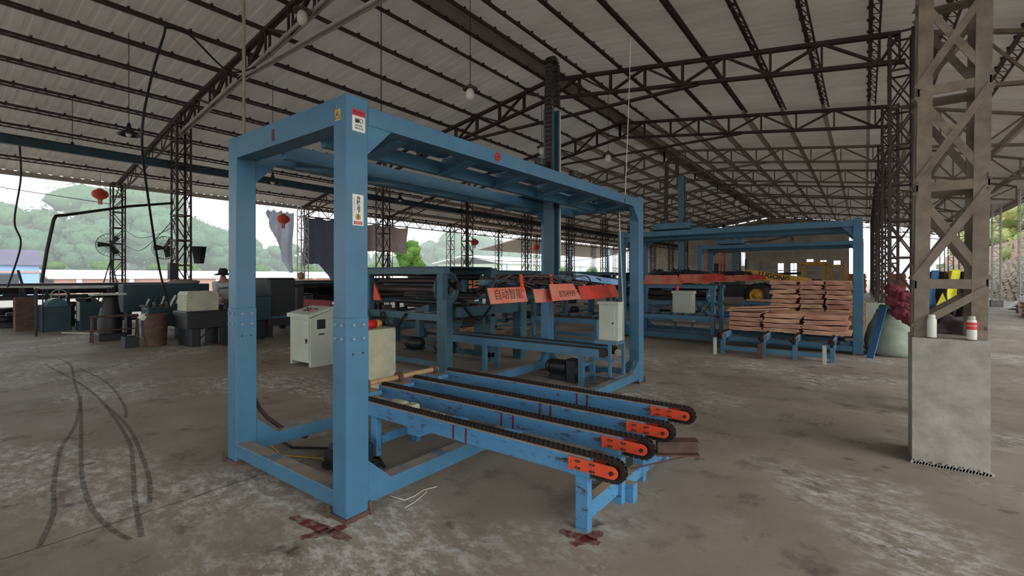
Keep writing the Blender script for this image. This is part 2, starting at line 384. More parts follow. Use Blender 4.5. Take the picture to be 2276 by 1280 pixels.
# purlins: lattice ones over the near bays, solid galvanised ones further on
PX = [-8.3+s*(1.11+1.215*k) for s in (-1, 1) for k in range(12)] + [-8.62, -7.98]
PX = sorted(x for x in PX if -24.2 < x < 6.3)
YS = 18.6
for i, x in enumerate(PX):
    side = 'left' if x < -8.3 else 'right'
    rank = sorted([p for p in PX if (p < -8.3) == (x < -8.3)], key=lambda p: abs(p+8.3)).index(x)
    z = rz(x)-.065
    t = thing('lattice_purlin', '%s brown lattice purlin %s of the ridge, running under the near roof sheets' % (ORDN[rank], side), 'purlin', (x, Y0, z), 'lattice purlins under the near roof bays')
    tcm = MB().bar((x, Y0, z-.02), (x, YS, z-.02), .075, .06); y = Y0+.25
    while y < YS: tcm.box(x-.065, x+.065, y-.02, y+.02, z-.01, z+.045); y += .6
    build(tcm, 'top_chord', STEEL, t)
    x2 = x+.16; z2 = z-.15
    build(MB().bar((x2, Y0, z2), (x2, YS, z2), .04, .04), 'bottom_chord', STEEL, t)
    lac = MB(); y = Y0; k = 0
    while y < YS-.2:
        a = (x, y, z-.03) if k % 2 == 0 else (x2, y, z2); b = (x2, y+.22, z2) if k % 2 == 0 else (x, y+.22, z-.03)
        lac.bar(a, b, .016, .016); y += .22; k += 1
    build(lac, 'lacing', STEEL, t)
    m2 = MB(); m2.box(x-.05, x+.05, YS+.15, Y1, z-.012, z+.0); m2.box(x-.05, x-.042, YS+.15, Y1, z-.2, z); m2.box(x-.05, x+.05, YS+.15, Y1, z-.21, z-.2)
    single(m2, 'channel_purlin', GALV, '%s pale channel purlin %s of the ridge, under the far roof bays' % (ORDN[rank], side), 'purlin', 'channel purlins under the far roof bays')

TY = [-2.2, 5.55, 13.2, 18.7, 24.2, 29.7, 35.2, 40.7, 46.2, 51.7, 57.0]
NAMES = ['behind the camera side', 'over the near blue gantry', 'crossing above the first blue gantry mast', 'third in line down the hall', 'fourth in line down the hall', 'fifth in line down the hall', 'sixth in line down the hall', 'seventh in line down the hall', 'eighth in line down the hall', 'ninth in line down the hall', 'last before the end wall']
def tz(x): return rz(x)-.29
def truss(k, y):
    pale = STEEL if k < 4 else LITSTEEL
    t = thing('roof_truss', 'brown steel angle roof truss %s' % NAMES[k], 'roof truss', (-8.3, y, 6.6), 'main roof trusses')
    H = .6; xs = []
    x = -8.3
    while x < .3: xs.append(x); x += 1.07
    xs.append(.6); left = [-8.3]; x = -8.3
    while x > -16.7: x -= 1.07; left.append(max(x, -17.2))
    tc = MB(); bc = MB()
    for dy in (-.05, .05):
        for a, b in ((-23.6, -17), (-17, -8.3), (-8.3, .6)):
            tc.bar((a, y+dy, tz(a)), (b, y+dy, tz(b)), .04, .09)
        for a, b in ((-17.2, -8.3), (-8.3, .7)):
            bc.bar((a, y+dy, tz(a)-H), (b, y+dy, tz(b)-H), .04, .08)
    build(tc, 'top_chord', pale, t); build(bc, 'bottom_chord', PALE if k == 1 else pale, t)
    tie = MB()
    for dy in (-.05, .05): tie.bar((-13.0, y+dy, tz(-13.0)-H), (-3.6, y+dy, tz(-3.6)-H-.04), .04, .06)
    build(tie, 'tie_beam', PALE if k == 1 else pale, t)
    single_web = MB() if k > 3 else None
    for lst, sgn in ((xs, 1), (left, -1)):
        for i, x in enumerate(lst):
            m = single_web or MB()
            for dy in (-.05, .05): m.bar((x, y+dy, tz(x)), (x, y+dy, tz(x)-H), .05, .04)
            if not single_web: build(m, 'vertical_strut', pale, t)
            if i+1 < len(lst):
                xb = lst[i+1]; a, b = ((x, 0), (xb, -H)) if i % 2 else ((x, -H), (xb, 0))
                m = single_web or MB()
                for dy in (-.03, .03): m.bar((a[0], y+dy, tz(a[0])+a[1]), (b[0], y+dy, tz(b[0])+b[1]), .05, .035, (0, 1, 0))
                if not single_web: build(m, 'diagonal_strut', pale, t)
    # eaves wing on the open left side
    w = single_web or MB()
    for a, b in ((-17.3, -20), (-20, -23.5)):
        w.bar((a, y, tz(a)-.62+(.1 if a < -18 else 0)), (b, y, tz(b)-.5), .04, .05)
    x = -17.8; up = 1
    while x > -23.3:
        w.bar((x, y, tz(x)-(0 if up else .55)), (x-.9, y, tz(x-.9)-(.55 if up else 0)), .03, .03); w.bar((x, y, tz(x)), (x, y, tz(x)-.56), .025, .025); x -= .9; up = not up
    if not single_web: build(w, 'eaves_web', pale, t)
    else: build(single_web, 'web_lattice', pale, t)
    return t
for k, y in enumerate(TY): truss(k, y)
def side_truss(k, y):
    t = thing('side_bay_truss', 'brown truss of the right side bay, %s' % ('over the near column' if k == 1 else NAMES[k]), 'roof truss', (3, y, 5), 'trusses of the right side bay')
    a, b = .9, 5.3
    m = MB()
    for dy in (-.045, .045): m.bar((a, y+dy, tz(a)), (b, y+dy, tz(b)), .03, .07)
    build(m, 'top_chord', COLST, t)
    m = MB()
    for dy in (-.045, .045): m.bar((a, y+dy, 5.55), (b, y+dy, 4.95), .03, .07)
    build(m, 'bottom_chord', COLST, t)
    m = MB(); n = 5
    for i in range(n+1):
        x = a+(b-a)*i/n; zb = 5.55-.6*i/n
        m.bar((x, y, tz(x)), (x, y, zb), .05, .04)
        if i < n:
            x2 = a+(b-a)*(i+1)/n; m.bar((x, y, zb if i % 2 == 0 else tz(x)), (x2, y, tz(x2) if i % 2 == 0 else 5.55-.6*(i+1)/n), .04, .05)
    build(m, 'web_lattice', COLST, t)
for k, y in enumerate(TY):
    if k: side_truss(k, y)

# lattice columns
def lattice_column(x, y, z1, m, label, w=.5, d=.46, leg=.06, z0=0, pan=.78, group=None, pattern='x', lean=0, cat='column', indiv=False, plinth=True, first=None, bw=.75):
    t = thing('lattice_column', label, cat, (x, y, 0), group)
    base = z0
    if plinth and z0 == 0:
        build(MB().box(x-w/2-.05, x+w/2+.05, y-d/2-.05, y+d/2+.05, 0, .35), 'concrete_plinth', CONC, t); base = .35
    sh = lambda z: lean*(z-base)
    for sx in (-1, 1):
        for sy in (-1, 1):
            m_ = MB().angle((x+sx*w/2, y+sy*d/2, base), (x+sx*w/2+sh(z1), y+sy*d/2, z1), leg, leg*.18, -sx, -sy)
            build(m_, 'leg', m, t)
    br = MB(); z = base+.05; i = 0
    while z < z1-.1:
        zt = min(z+(first if first and i == 0 else pan), z1)
        for sy in (-1, 1):
            yy = y+sy*(d/2-.008)
            mm = MB() if indiv else br
            mm.bar((x-w/2+sh(zt)+.005, yy, zt), (x+w/2+sh(zt)-.005, yy, zt), .012, leg*bw, (0, 0, 1))
            if indiv: build(mm, 'horizontal_brace', m, t)
            mm = MB() if indiv else br
            if pattern == 'x' and not (indiv and i == 0): mm.bar((x-w/2+sh(zt), yy, zt-.03), (x+w/2+sh(z), yy, z+.03), leg*bw*.72, .012, (0, 1, 0))
            if not (pattern == 'n' and i % 2): mm.bar((x-w/2+sh(z), yy+.012*sy, z+.03), (x+w/2+sh(zt), yy+.012*sy, zt-.03), leg*bw*.72, .012, (0, 1, 0))
            else: mm.bar((x+w/2, yy, z+.03), (x-w/2, yy, zt-.03), leg*bw*.72, .012, (0, 1, 0))
            if indiv: build(mm, 'diagonal_brace', m, t)
        for sx in (-1, 1):
            xx = x+sx*(w/2-.008)
            mm = MB() if indiv else br
            mm.bar((xx+sh(zt), y-d/2, zt), (xx+sh(zt), y+d/2, zt), .012, leg*bw)
            if indiv: build(mm, 'side_brace', m, t)
            mm = MB() if indiv else br
            a, b = (d/2, -d/2) if i % 2 else (-d/2, d/2)
            mm.bar((xx+sh(z), y+a, z+.03), (xx+sh(zt), y+b, zt-.03), leg*bw*.72, .012, (1, 0, 0))
            if indiv: build(mm, 'side_brace', m, t)
        z = zt; i += 1
    if not indiv: build(br, 'lacing', m, t)
    return t
# near column on its tall concrete pedestal
ped = thing('concrete_pedestal', 'tall pale grey concrete pedestal under the near lattice column on the right', 'pedestal', (.565, 5.55, 0))
rnd = random.Random(3)
vs = []; fs = []; NX, NZ = 10, 16
pm = MB(); x0, x1, y0, y1, H = .325, .805, 5.31, 5.79, 1.075
import itertools
def slab(pm, f, nx, nz, flip=False):
    vs = [f(i/nx, j/nz) for j in range(nz+1) for i in range(nx+1)]
    fs = [(j*(nx+1)+i, j*(nx+1)+i+1, (j+1)*(nx+1)+i+1, (j+1)*(nx+1)+i) for j in range(nz) for i in range(nx)]
    pm.add(vs, [tuple(reversed(q)) for q in fs] if flip else fs)
def jit(a, b): e = min(a, 1-a, b, 1-b); s = 1 if e > 0 else 0; return .0012*math.sin(a*9+b*7)*s
slab(pm, lambda a, b: (x0+(x1-x0)*a, y0+jit(a, b), H*b), 10, 16)
slab(pm, lambda a, b: (x0+(x1-x0)*a, y1-jit(a, b), H*b), 10, 16, True)
slab(pm, lambda a, b: (x0+jit(a, b), y0+(y1-y0)*a, H*b), 10, 16, True)
slab(pm, lambda a, b: (x1-jit(a, b), y0+(y1-y0)*a, H*b), 10, 16)
slab(pm, lambda a, b: (x0+(x1-x0)*a, y0+(y1-y0)*b, H), 4, 4)
build(pm, 'pedestal_block', CONC, ped)
ft = MB()
for k in range(26):
    a = k/25; ft.bar((x0+(x1-x0)*a, y0-.01, 0), (x0+(x1-x0)*a+.01, y0-.01, .02+.018*rnd.random()), .03, .03)
build(ft, 'crumbled_footing', CONC, ped)
lattice_column(.57, 5.585, 6.9, COLST, 'near grey brown lattice column on the tall concrete pedestal', w=.46, d=.40, leg=.10, z0=1.075, pan=.83, first=.41, bw=.8, lean=.012, indiv=True, plinth=False)
for k, y in enumerate(TY[2:], 2):
    lattice_column(.62, y, rz(.6)-.3, STEEL, 'brown lattice column of the right row, %s from the near pedestal' % ORDN[k-2], w=.44, d=.5, group='right hand row of lattice columns', pan=.8)
for k, y in enumerate(TY[1:], 0):
    lattice_column(-17.0, y, rz(-17)-.75 if k else 6.3, STEEL, 'brown lattice column of the left row, %s from the camera' % ORDN[k], w=.5, d=.42, group='left hand row of lattice columns', pan=.77)
for k, y in enumerate(TY[1:], 0):
    lattice_column(-23.6, y, rz(-23.6)-.25, WHITEST if k == 1 else STEEL, ('white lattice column at the left eaves with tarpaulins tied to it' if k == 1 else 'slim brown lattice column at the left eaves, %s from the camera' % ORDN[k]), w=.42, d=.42, group='left eaves row of lattice columns', pan=.62, pattern='n', leg=.05)
for k, y in enumerate(TY[4:], 0):
    lattice_column(5.55, y, rz(5.55)-.3, WHITEST if k < 3 else COLST, 'pale lattice column on a white plinth at the right eaves, %s in the row' % ORDN[k], w=.36, d=.36, group='right eaves row of lattice columns', pan=.45, pattern='n', leg=.04)
# runway beam along the left row and lattice girder along the left eaves
single(MB().box(-17.42, -17.30, Y0, 58, 4.95, 5.17).box(-17.48, -17.24, Y0, 58, 5.17, 5.19), 'runway_beam', DKTEAL, 'long dark blue runway beam along the left row of columns', 'beam')
def girder(x, ya, yb, z0, z1, label):
    t = thing('eaves_girder', label, 'girder', (x, (ya+yb)/2, z0))
    for zz, nm in ((z1, 'top_chord'), (z0, 'bottom_chord')): build(MB().bar((x, ya, zz), (x, yb, zz), .06, .06), nm, STEEL, t)
    m = MB(); y = ya; up = True
    while y < yb-.3:
        m.bar((x, y, z0 if up else z1), (x, y+.55, z1 if up else z0), .035, .035); m.bar((x, y, z0), (x, y, z1), .025, .025); y += .55; up = not up
    build(m, 'web_lattice', STEEL, t)
girder(-23.35, 13.4, 57, 4.72, 5.3, 'long brown lattice girder along the left eaves beyond the tarpaulins')
girder(-16.7, 18.9, 57, 4.55, 5.1, 'brown lattice girder between the farther columns of the left row')
struct(MB().box(-24.36, -24.24, Y0, Y1, 5.2, 5.36), 'trim_2', GALV)
struct(MB().box(6.38, 6.5, Y0, Y1, 5.34, 5.52), 'trim_3', GALV)

# end wall with openings
def holed(mb, x0, x1, z0, z1, holes, ya, yb):
    xs = sorted({x0, x1}|{h[0] for h in holes}|{h[1] for h in holes}); zs = sorted({z0, z1}|{h[2] for h in holes}|{h[3] for h in holes})
    for a, b in zip(xs, xs[1:]):
        for c, d in zip(zs, zs[1:]):
            cx, cz = (a+b)/2, (c+d)/2
            if not any(h[0] < cx < h[1] and h[2] < cz < h[3] for h in holes): mb.box(a, b, ya, yb, c, d)
HO = [(-7.79,-7.22,1.5,3.05),(-6.57,-5.97,1.5,3.03),(-5.05,-4.43,2.8,3.44),(-3.82,-3.26,2.8,3.3),(-2.63,-2.05,2.7,3.25)]
wl = MB(); holed(wl, -24, -1.3, 0, 5.3, HO, 60, 60.15); wl.prism([(-24, 5.3), (-1.3, 5.3), (-1.3, 7.3), (-8.3, 8.25), (-17, 6.85), (-24, 5.38)], 'y', 60, 60.15)
x = -24
while x < -1.3:
    if not any(h[0]-.1 < x < h[1]+.1 for h in HO): wl.box(x, x+.07, 59.97, 60, 0, 5.3)
    x += .3
struct(wl, 'wall_back', ENDW)
for i, h in enumerate(HO):
    w = struct(MB().box(h[0], h[1], 60.06, 60.08, h[2], h[3]), 'window_%d' % (i+1), GLASSC)
    f = MB(); f.box(h[0], h[1], 59.96, 60.0, h[2]-.06, h[2]).box(h[0], h[1], 59.96, 60.0, h[3], h[3]+.06)
    for xx in (h[0]-.04, h[1], (h[0]+h[1])/2): f.box(xx, xx+.04, 59.96, 60.0, h[2], h[3])
    build(f, 'window_frame', WHITEST, w)
rl = MB()
for z in (2.2, 4.3): rl.box(-24, -1.3, 59.85, 59.93, z, z+.1)
struct(rl, 'trim_4', WHITEST)

# ------------------------------------------------------------------ stacker gantries
def gantry(name, label, loc, rz_, L=4.93, Wd=1.59, near=False, m=BLUE, ribs=True):
    t = thing(name, label, 'gantry', loc, None, rz_)
    wx, wy, H = .15, .165, 2.785
    B = lambda mb, n, mm=None, par=t: build(mb, n, mm or m, par, world=False)
    posts = {}
    for i, (px, py) in enumerate(((0, 0), (-Wd, 0), (0, L), (-Wd, L))):
        x1, x0, y0, y1 = px, px-wx, py, py+wy
        p = B(MB().bbox(x0, x1, y0, y1, 1.3, H, .006), 'post'); posts[i] = p
        lo = MB().bbox(x0-.004, x1+.004, y0-.004, y1+.004, .03, 1.33, .006)
        s = B(lo, 'post_sleeve')
        if near and i < 3:
            for zz in (1.28, 1.19):
                for k in (.045, .12):
                    B(MB().cyl((x1+.009, y0+k, zz), (1, 0, 0), .011, .012, 6), 'bolt', BOLT, s)
                    if i < 2: B(MB().cyl((x0+k-.01, y0-.009, zz), (0, 1, 0), .011, .012, 6), 'bolt', BOLT, s)
            for k in (.045, .12):
                B(MB().cyl((x1+.0045, y0+k, 1.09), (1, 0, 0), .007, .002, 10), 'bolt_hole', BLACK, s)
        B(MB().box(x0-.015, x1+.015, y0-.015, y1+.015, 0, .03), 'base_plate', RUST)
        if near:
            for q in ((x1+.02, y1+.01), (x0-.015, y0-.025)): B(MB().bar((q[0], q[1], 0), (q[0]-.012, q[1]-.004, .085), .022, .014), 'floor_anchor', RUST)
    # ground beams
    for y in (0, L+.04): B(MB().bbox(-Wd+.002, -wx-.002, y, y+.12, .068, .175, .004), 'ground_beam')
    for x in (-.125, -Wd-.145): B(MB().bbox(x, x+.12, wy+.002, L-.002, .068, .18, .004), 'ground_beam')
    # head beams
    for y in (0, L): B(MB().bbox(-Wd+.002, -wx-.002, y+.002, y+.16, 2.605, H-.002, .004), 'head_beam')
    for x in (-.122, -Wd-.148): B(MB().bbox(x, x+.12, wy+.002, L-.002, 2.62, 2.745, .004), 'head_beam')
    # corner gussets
    for x in (-.03, -Wd-.03):
        for (ya, sg) in ((wy, 1), (L, -1)):
            B(MB().prism([(ya, 2.62), (ya+sg*.20, 2.62), (ya, 2.42)] if sg < 0 else [(ya, 2.42), (ya+sg*.20, 2.62), (ya, 2.62)], 'x', x-.05, x+.022), 'gusset')
            B(MB().prism([(ya, .18), (ya+sg*.2, .18), (ya, .36)], 'x', x-.05, x+.022), 'gusset')
    for (xa, sg) in ((-wx, -1), (-Wd, 1)):
        for y in (L+.06,): B(MB().prism([(xa, .175), (xa+sg*.18, .175), (xa, .36)], 'y', y, y+.05), 'gusset')
    # inner rails and the deck ribs that carry them
    for x in (-.55, -1.13):
        B(MB().bbox(x-.03, x+.03, wy+.002, L-.004, 2.56, 2.68, .004), 'trolley_rail')
    n = 6 if ribs else 1
    for i in range(n if ribs else 0):
        y = .55+i*(L-.9)/(n-1)
        for (xa, xb) in ((-.125, -.51), (-Wd-.02, -1.17)):
            B(MB().prism([(xa, 2.625), (xa, 2.74), (xb, 2.70), (xb, 2.55)], 'y', y, y+.012).prism([(xa, 2.612), (xa, 2.625), (xb, 2.55), (xb, 2.538)], 'y', y-.045, y+.057), 'rib_bracket')
    for (xa, xb) in ((-.50, -.24), (-1.44, -1.18)):
        for i in range(n-1):
            y = .60+i*(L-.9)/(n-1); B(MB().box(xa, xb, y+.02, y+(L-.9)/(n-1)-.09, 2.70, 2.708), 'deck_plate')
    return t, posts
g1, gp = gantry('stacker_gantry', 'large blue steel portal frame in the foreground with warning stickers on its near post', (-2.68, 1.795, 0), 0, near=True)
g2, _ = gantry('stacker_gantry', 'blue steel portal frame behind the veneer stacks, second from the camera', (-.03, 13.55, 0), math.pi/2, L=5.1, ribs=False, m=SHADEBLUE)
g3, _ = gantry('stacker_gantry', 'farthest blue steel portal frame, in front of the wheel loader', (-.03, 20.3, 0), math.pi/2, L=4.9, ribs=False, m=SHADEBLUE)

# stickers on the near post (face towards +x) and beams
def sticker(parent, y0, y1, z0, z1, x=-2.6795, m=WHITE): return build(MB().box(x-.001, x+.0012, y0, y1, z0, z1), 'sticker', m, parent)
X_ = -2.6783
st = sticker(gp[0], 1.836, 1.935, 2.555, 2.70); st['label'] = 'white sticker with a red header and a hand caught in a gear'
build(MB().box(X_-.0005, X_+.0006, 1.836, 1.935, 2.657, 2.70), 'header', REDINK, st)
text('禁止伸入', .022, INK, st, (X_+.001, 1.886, 2.678), (0, 1, 0), (0, 0, 1))
gear = MB()
for k in range(12):
    a = k*math.pi/6; gear.bar((X_+.001, 1.903+.014*math.cos(a), 2.628+.014*math.sin(a)), (X_+.001, 1.903+.014*math.cos(a+.55), 2.628+.014*math.sin(a+.55)), .002, .005, (1, 0, 0))
gear.box(X_, X_+.0015, 1.858, 1.885, 2.612, 2.634).box(X_, X_+.0015, 1.88, 1.897, 2.620, 2.626).box(X_, X_+.0015, 1.855, 1.892, 2.636, 2.640)
build(gear, 'pictogram', INK, st)
text('当心夹手', .014, INK, st, (X_+.001, 1.886, 2.594), (0, 1, 0), (0, 0, 1))
text('请勿将手伸入设备', .008, INK, st, (X_+.001, 1.886, 2.576), (0, 1, 0), (0, 0, 1))
st = sticker(gp[0], 1.838, 1.922, 1.935, 2.14); st['label'] = 'tall white sticker with black characters above a yellow walking man disc'
for ch, z in (('升', 2.112), ('降', 2.084), ('台', 2.056), ('下', 2.028)): text(ch, .029, INK, st, (X_+.001, 1.884, z), (0, 1, 0), (0, 0, 1), bold=.0008)
build(MB().box(X_, X_+.0006, 1.851, 1.853, 2.03, 2.12), 'fine_print', INK, st)
build(MB().cyl((X_+.0005, 1.880, 1.992), (1, 0, 0), .021, .001, 24), 'disc', YSIGN, st)
man = MB(); xx = X_+.0015
man.cyl((xx, 1.880, 2.005), (1, 0, 0), .004, .0006, 10).bar((xx, 1.880, 2.000), (xx, 1.880, 1.988), .0006, .006, (0, 1, 0)).bar((xx, 1.880, 1.989), (xx, 1.873, 1.977), .0006, .003, (0, 1, 0)).bar((xx, 1.880, 1.989), (xx, 1.886, 1.977), .0006, .003, (0, 1, 0)).bar((xx, 1.880, 1.999), (xx, 1.871, 1.992), .0006, .0025, (0, 1, 0)).bar((xx, 1.880, 1.999), (xx, 1.889, 1.993), .0006, .0025, (0, 1, 0))
build(man, 'pictogram', INK, st)
build(MB().box(X_, X_+.0006, 1.848, 1.912, 1.943, 1.963), 'red_footer', REDINK, st)
text('注意安全', .013, WHITE, st, (X_+.001, 1.880, 1.953), (0, 1, 0), (0, 0, 1))
# yellow warning plate on the face towards the camera's left, red disc on the long head beam
yp = build(MB().box(-2.81, -2.748, 1.7935, 1.7955, 2.625, 2.70), 'warning_plate', YSIGN, gp[0])
tri = MB()
P3 = [(-2.804, 2.638), (-2.754, 2.638), (-2.779, 2.688)]
for a, b in zip(P3, P3[1:]+P3[:1]): tri.bar((a[0], 1.793, a[1]), (b[0], 1.793, b[1]), .001, .004, (0, 1, 0))
tri.bar((-2.779, 1.793, 2.67), (-2.779, 1.793, 2.654), .001, .004, (0, 1, 0))
build(tri, 'pictogram', INK, yp)
hb = [o for o in COL.objects if o.parent == g1 and o.name.startswith('head_beam')]
rd = build(MB().cyl((-2.679, 3.36, 2.69), (1, 0, 0), .042, .004, 28), 'round_sticker', RED, hb[2]); rd['label'] = 'round red sticker'
bs = MB(); bs.tube([(-2.676, 3.36+.032*math.cos(k*math.pi/12), 2.69+.032*math.sin(k*math.pi/12)) for k in range(25)], .003, 5); bs.box(-2.677, -2.6745, 3.352, 3.368, 2.675, 2.700)
build(bs, 'pictogram', INK, rd)
build(strip([(0, 0), (0.02, 0.01), (.03, 0)], .02).xf(Matrix.Translation((-2.68, 6.2, 2.68)) @ Matrix.Rotation(math.pi/2, 4, 'Y') @ Matrix.Scale(1.4, 4)), 'paint_daub', MAROON, hb[2])
pm_ = MB(); pm_.box(-3.66, -3.62, 1.7945, 1.7965, 2.64, 2.73)
build(pm_, 'paint_daub', MAROON, hb[0])

# ------------------------------------------------------------------ chain conveyor tables
def chain_loop(mb, y, xa, xb, zc, r, w=.03, pitch=.038):
    pts = []; n = int((xb-xa)/pitch)
    pts += [(xa+(xb-xa)*k/n, zc+r) for k in range(n)]
    m = max(6, int(math.pi*r/pitch)); pts += [(xb+r*math.sin(math.pi*k/m), zc+r*math.cos(math.pi*k/m)) for k in range(m)]
    pts += [(xb-(xb-xa)*k/n, zc-r) for k in range(min(n, 5))]
    for i in range(len(pts)-1):
        (x1, z1), (x2, z2) = pts[i], pts[i+1]; d = math.hypot(x2-x1, z2-z1); ux, uz = (x2-x1)/d, (z2-z1)/d
        for s in (-1, 1):
            yy = y+s*w/2; o = .4
            mb.bar((x1-ux*.004, yy, z1-uz*.004), (x1+ux*pitch*.68, yy, z1+uz*pitch*.68), .006, .03, (0, 0, 1) if abs(uz) < .9 else (1, 0, 0))
        if True: mb.bar((x1+ux*.02, y-w/2-.006, z1+uz*.02), (x1+ux*.02, y+w/2+.006, z1+uz*.02), .014, .014)
    return mb
def conveyor_beam(parent, y, xa, xb, zt=.465, zb=.35, near=True, m=BLUEW, nose=None):
    """beam along +x whose nose wheel is at x=xb; y is its camera-side face"""
    P = lambda mb, n, mm=m, par=parent: build(mb, n, mm, par, world=False)
    b = P(MB().bbox(xa, xb-.17, y, y+.07, zb, zt, .004), 'chain_beam')
    P(MB().box(xa, xb-.17, y+.003, y+.067, zt, zt+.006), 'wear_strip', DUSTY, b)
    zc = (zt+zb)/2+.016; r = .062
    P(chain_loop(MB(), y+.035, xa+.03, xb-.01, zc, r), 'drive_chain', CHAIN)
    wh = MB(); wh.cyl((xb-.01, y+.035, zc), (0, 1, 0), .048, .022, 20)
    for k in range(14):
        a = k*math.pi/7; wh.bar((xb-.01+.045*math.cos(a), y+.035, zc+.045*math.sin(a)), (xb-.01+.066*math.cos(a), y+.035, zc+.066*math.sin(a)), .018, .012, (0, 1, 0))
    P(wh, 'sprocket', CHAIN)
    for k, yy in enumerate((y-.014, y+.076)):
        x0 = xb-.29; poly = [(x0, zc-.038), (x0, zc+.038), (xb-.01, zc+.038)]+[(xb-.01+.038*math.sin(a), zc+.038*math.cos(a)) for a in [math.pi*j/10 for j in range(1, 10)]]+[(xb-.01, zc-.038)]
        pl = P(MB().prism(poly, 'y', yy, yy+.008).box(x0-.01, x0, yy-.01, yy+.012, zc-.042, zc+.042), 'nose_plate', nose or ORANGE)
        if k == 0 or not near:
            for (dx, dz) in ((.05, .02), (.05, -.022), (.15, .02), (.15, -.022)):
                P(MB().box(x0+dx-.018, x0+dx+.018, yy-.002, yy, zc+dz-.005, zc+dz+.005), 'slot', BLACK, pl)
                P(MB().cyl((x0+dx, yy-.007, zc+dz), (0, 1, 0), .009, .012, 6), 'bolt', RUST, pl)
            P(MB().cyl((xb-.01, yy-.008, zc), (0, 1, 0), .012, .018, 8), 'axle_end', CHAIN, pl)
    P(MB().tube([(xb-.37, y-.012, zc+.004), (xb-.29, y-.012, zc+.004)], .006, 8).cyl((xb-.335, y-.012, zc+.004), (1, 0, 0), .013, .012, 6).cyl((xb-.305, y-.012, zc+.004), (1, 0, 0), .013, .01, 6), 'tension_bolt', RUST)
    return b
ct = thing('chain_conveyor', 'low blue four-rail chain conveyor with orange noses reaching out of the near blue gantry', 'conveyor', (-2.5, 3.3, 0))
ORG[ct.name] = Vector((-2.5, 3.3, 0))
YB = (2.62, 3.09, 3.52, 4.05)
lx = lambda x: x+2.5
for y in YB:
    b = conveyor_beam(ct, y-3.3, lx(-4.05 if y > 3 else -3.95), lx(-1.2))
for y, xs in zip(YB, ((-2.53, -2.40), (-2.43, -2.31), (-2.33, -2.22), (-2.25, -2.14))):
    for x in xs: build(MB().prism([(x-.006, .352), (x+.012, .352), (x+.016, .462), (x-.004, .462)], 'y', y-.0015, y+.004), 'red_mark', MAROON, ct)
# legs and ground frames
for (x, y, w, d) in ((-1.47, 2.63, .09, .055), (-1.47, 3.10, .11, .06), (-1.47, 3.55, .09, .06), (-1.47, 4.06, .1, .06)):
    build(MB().bbox(x, x+w, y, y+d, 0, .348, .004), 'leg', BLUEW, ct)
    build(MB().box(x-.03, x+w+.05, y-.012, y+d+.012, .345, .3495), 'leg_cap', BLUEW, ct)
build(MB().bbox(-1.455, -1.385, 2.69, 3.095, .07, .175, .004), 'cross_beam', BLUEW, ct)
build(MB().bbox(-1.455, -1.385, 3.165, 3.545, .05, .13, .004), 'cross_beam', BLUEW, ct)
build(MB().bbox(-1.455, -1.30, 3.16, 3.23, 0, .13, .004), 'foot_block', BLUEW, ct)
build(MB().bbox(-1.455, -1.385, 3.615, 4.055, .05, .13, .004), 'cross_beam', BLUEW, ct)
for y in YB: build(MB().bbox(-3.55, -3.47, y+.004, y+.06, 0, .348, .004), 'leg', BLUEW, ct)
build(MB().bbox(-3.545, -3.475, 2.69, 4.05, .1, .18, .004), 'cross_beam', BLUEW, ct)
build(MB().bbox(-3.1, -2.95, 2.66, 4.1, .27, .345, .004), 'cross_beam', BLUEW, ct)
# drive shaft behind, with bearings
build(MB().tube([(-4.08, 2.72, .50), (-4.08, 3.96, .50)], .028, 12), 'drive_shaft', BAMBOO, ct)
for y in (2.95, 3.38, 3.9):
    build(MB().cyl((-4.08, y, .50), (0, 1, 0), .055, .05, 16), 'bearing', RUST, ct)
    build(MB().box(-4.2, -3.92, y-.08, y+.08, .41, .45), 'bearing_shelf', BLUEW, ct)
# things lying under and on the conveyor
gm = thing('gear_motor', 'grey dusty gear motor between the first two conveyor rails', 'motor', (-3.25, 2.9, .345))
mb = MB().lathe((-3.42, 2.86, .40), [(0, -.12), (.05, -.12), (.062, -.09), (.062, .05), (.05, .08), (0, .08)], 20, 'x')
build(mb, 'motor_body', CREAM, gm)
for k in range(9): pass
build(MB().bbox(-3.33, -3.22, 2.8, 2.92, .345, .45, .015), 'gearbox', CREAM, gm)
cr = thing('cloth_rag', 'crumpled cream rag by the gear motor on the conveyor cross beam', 'rag', (-3.02, 2.84, .345))
def crumple(c, r, sq, seed, amp=.35, n=18):
    rr = random.Random(seed); mb = MB().sphere(c, r, n, sq); ph = [rr.uniform(0, 6) for _ in range(6)]
    mb.v = [tuple(Vector(c)+(Vector(p)-Vector(c))*(1+amp*(math.sin(9*(p[0]-c[0])/r*.6+ph[0])*math.cos(8*(p[1]-c[1])/r*.6+ph[1])+.5*math.sin(11*(p[2]-c[2])/r*.7+ph[2]+4*(p[0]-c[0])/r)))) for p in mb.v]
    return mb
build(crumple((-3.0, 2.86, .385), .1, (1.1, .8, .32), 4), 'folds', CREAM, cr)
scr = single(MB().bar((-1.30, 3.62, .275), (-1.04, 3.78, .285), .07, .08).bar((-1.31, 3.60, .225), (-1.03, 3.76, .235), .12, .012).bar((-1.30, 3.62, .319), (-1.04, 3.78, .329), .11, .01), 'steel_offcut', RUST, 'rusty brown channel offcut stuck out between the orange conveyor noses', 'steel channel')
rod = single(MB().tube([(-1.42, 3.40, .14), (-1.25, 3.52, .19), (-1.08, 3.70, .225)], .006, 6), 'wire_rod', RUST, 'thin brown rod leaning from the conveyor foot to the steel offcut', 'rod')
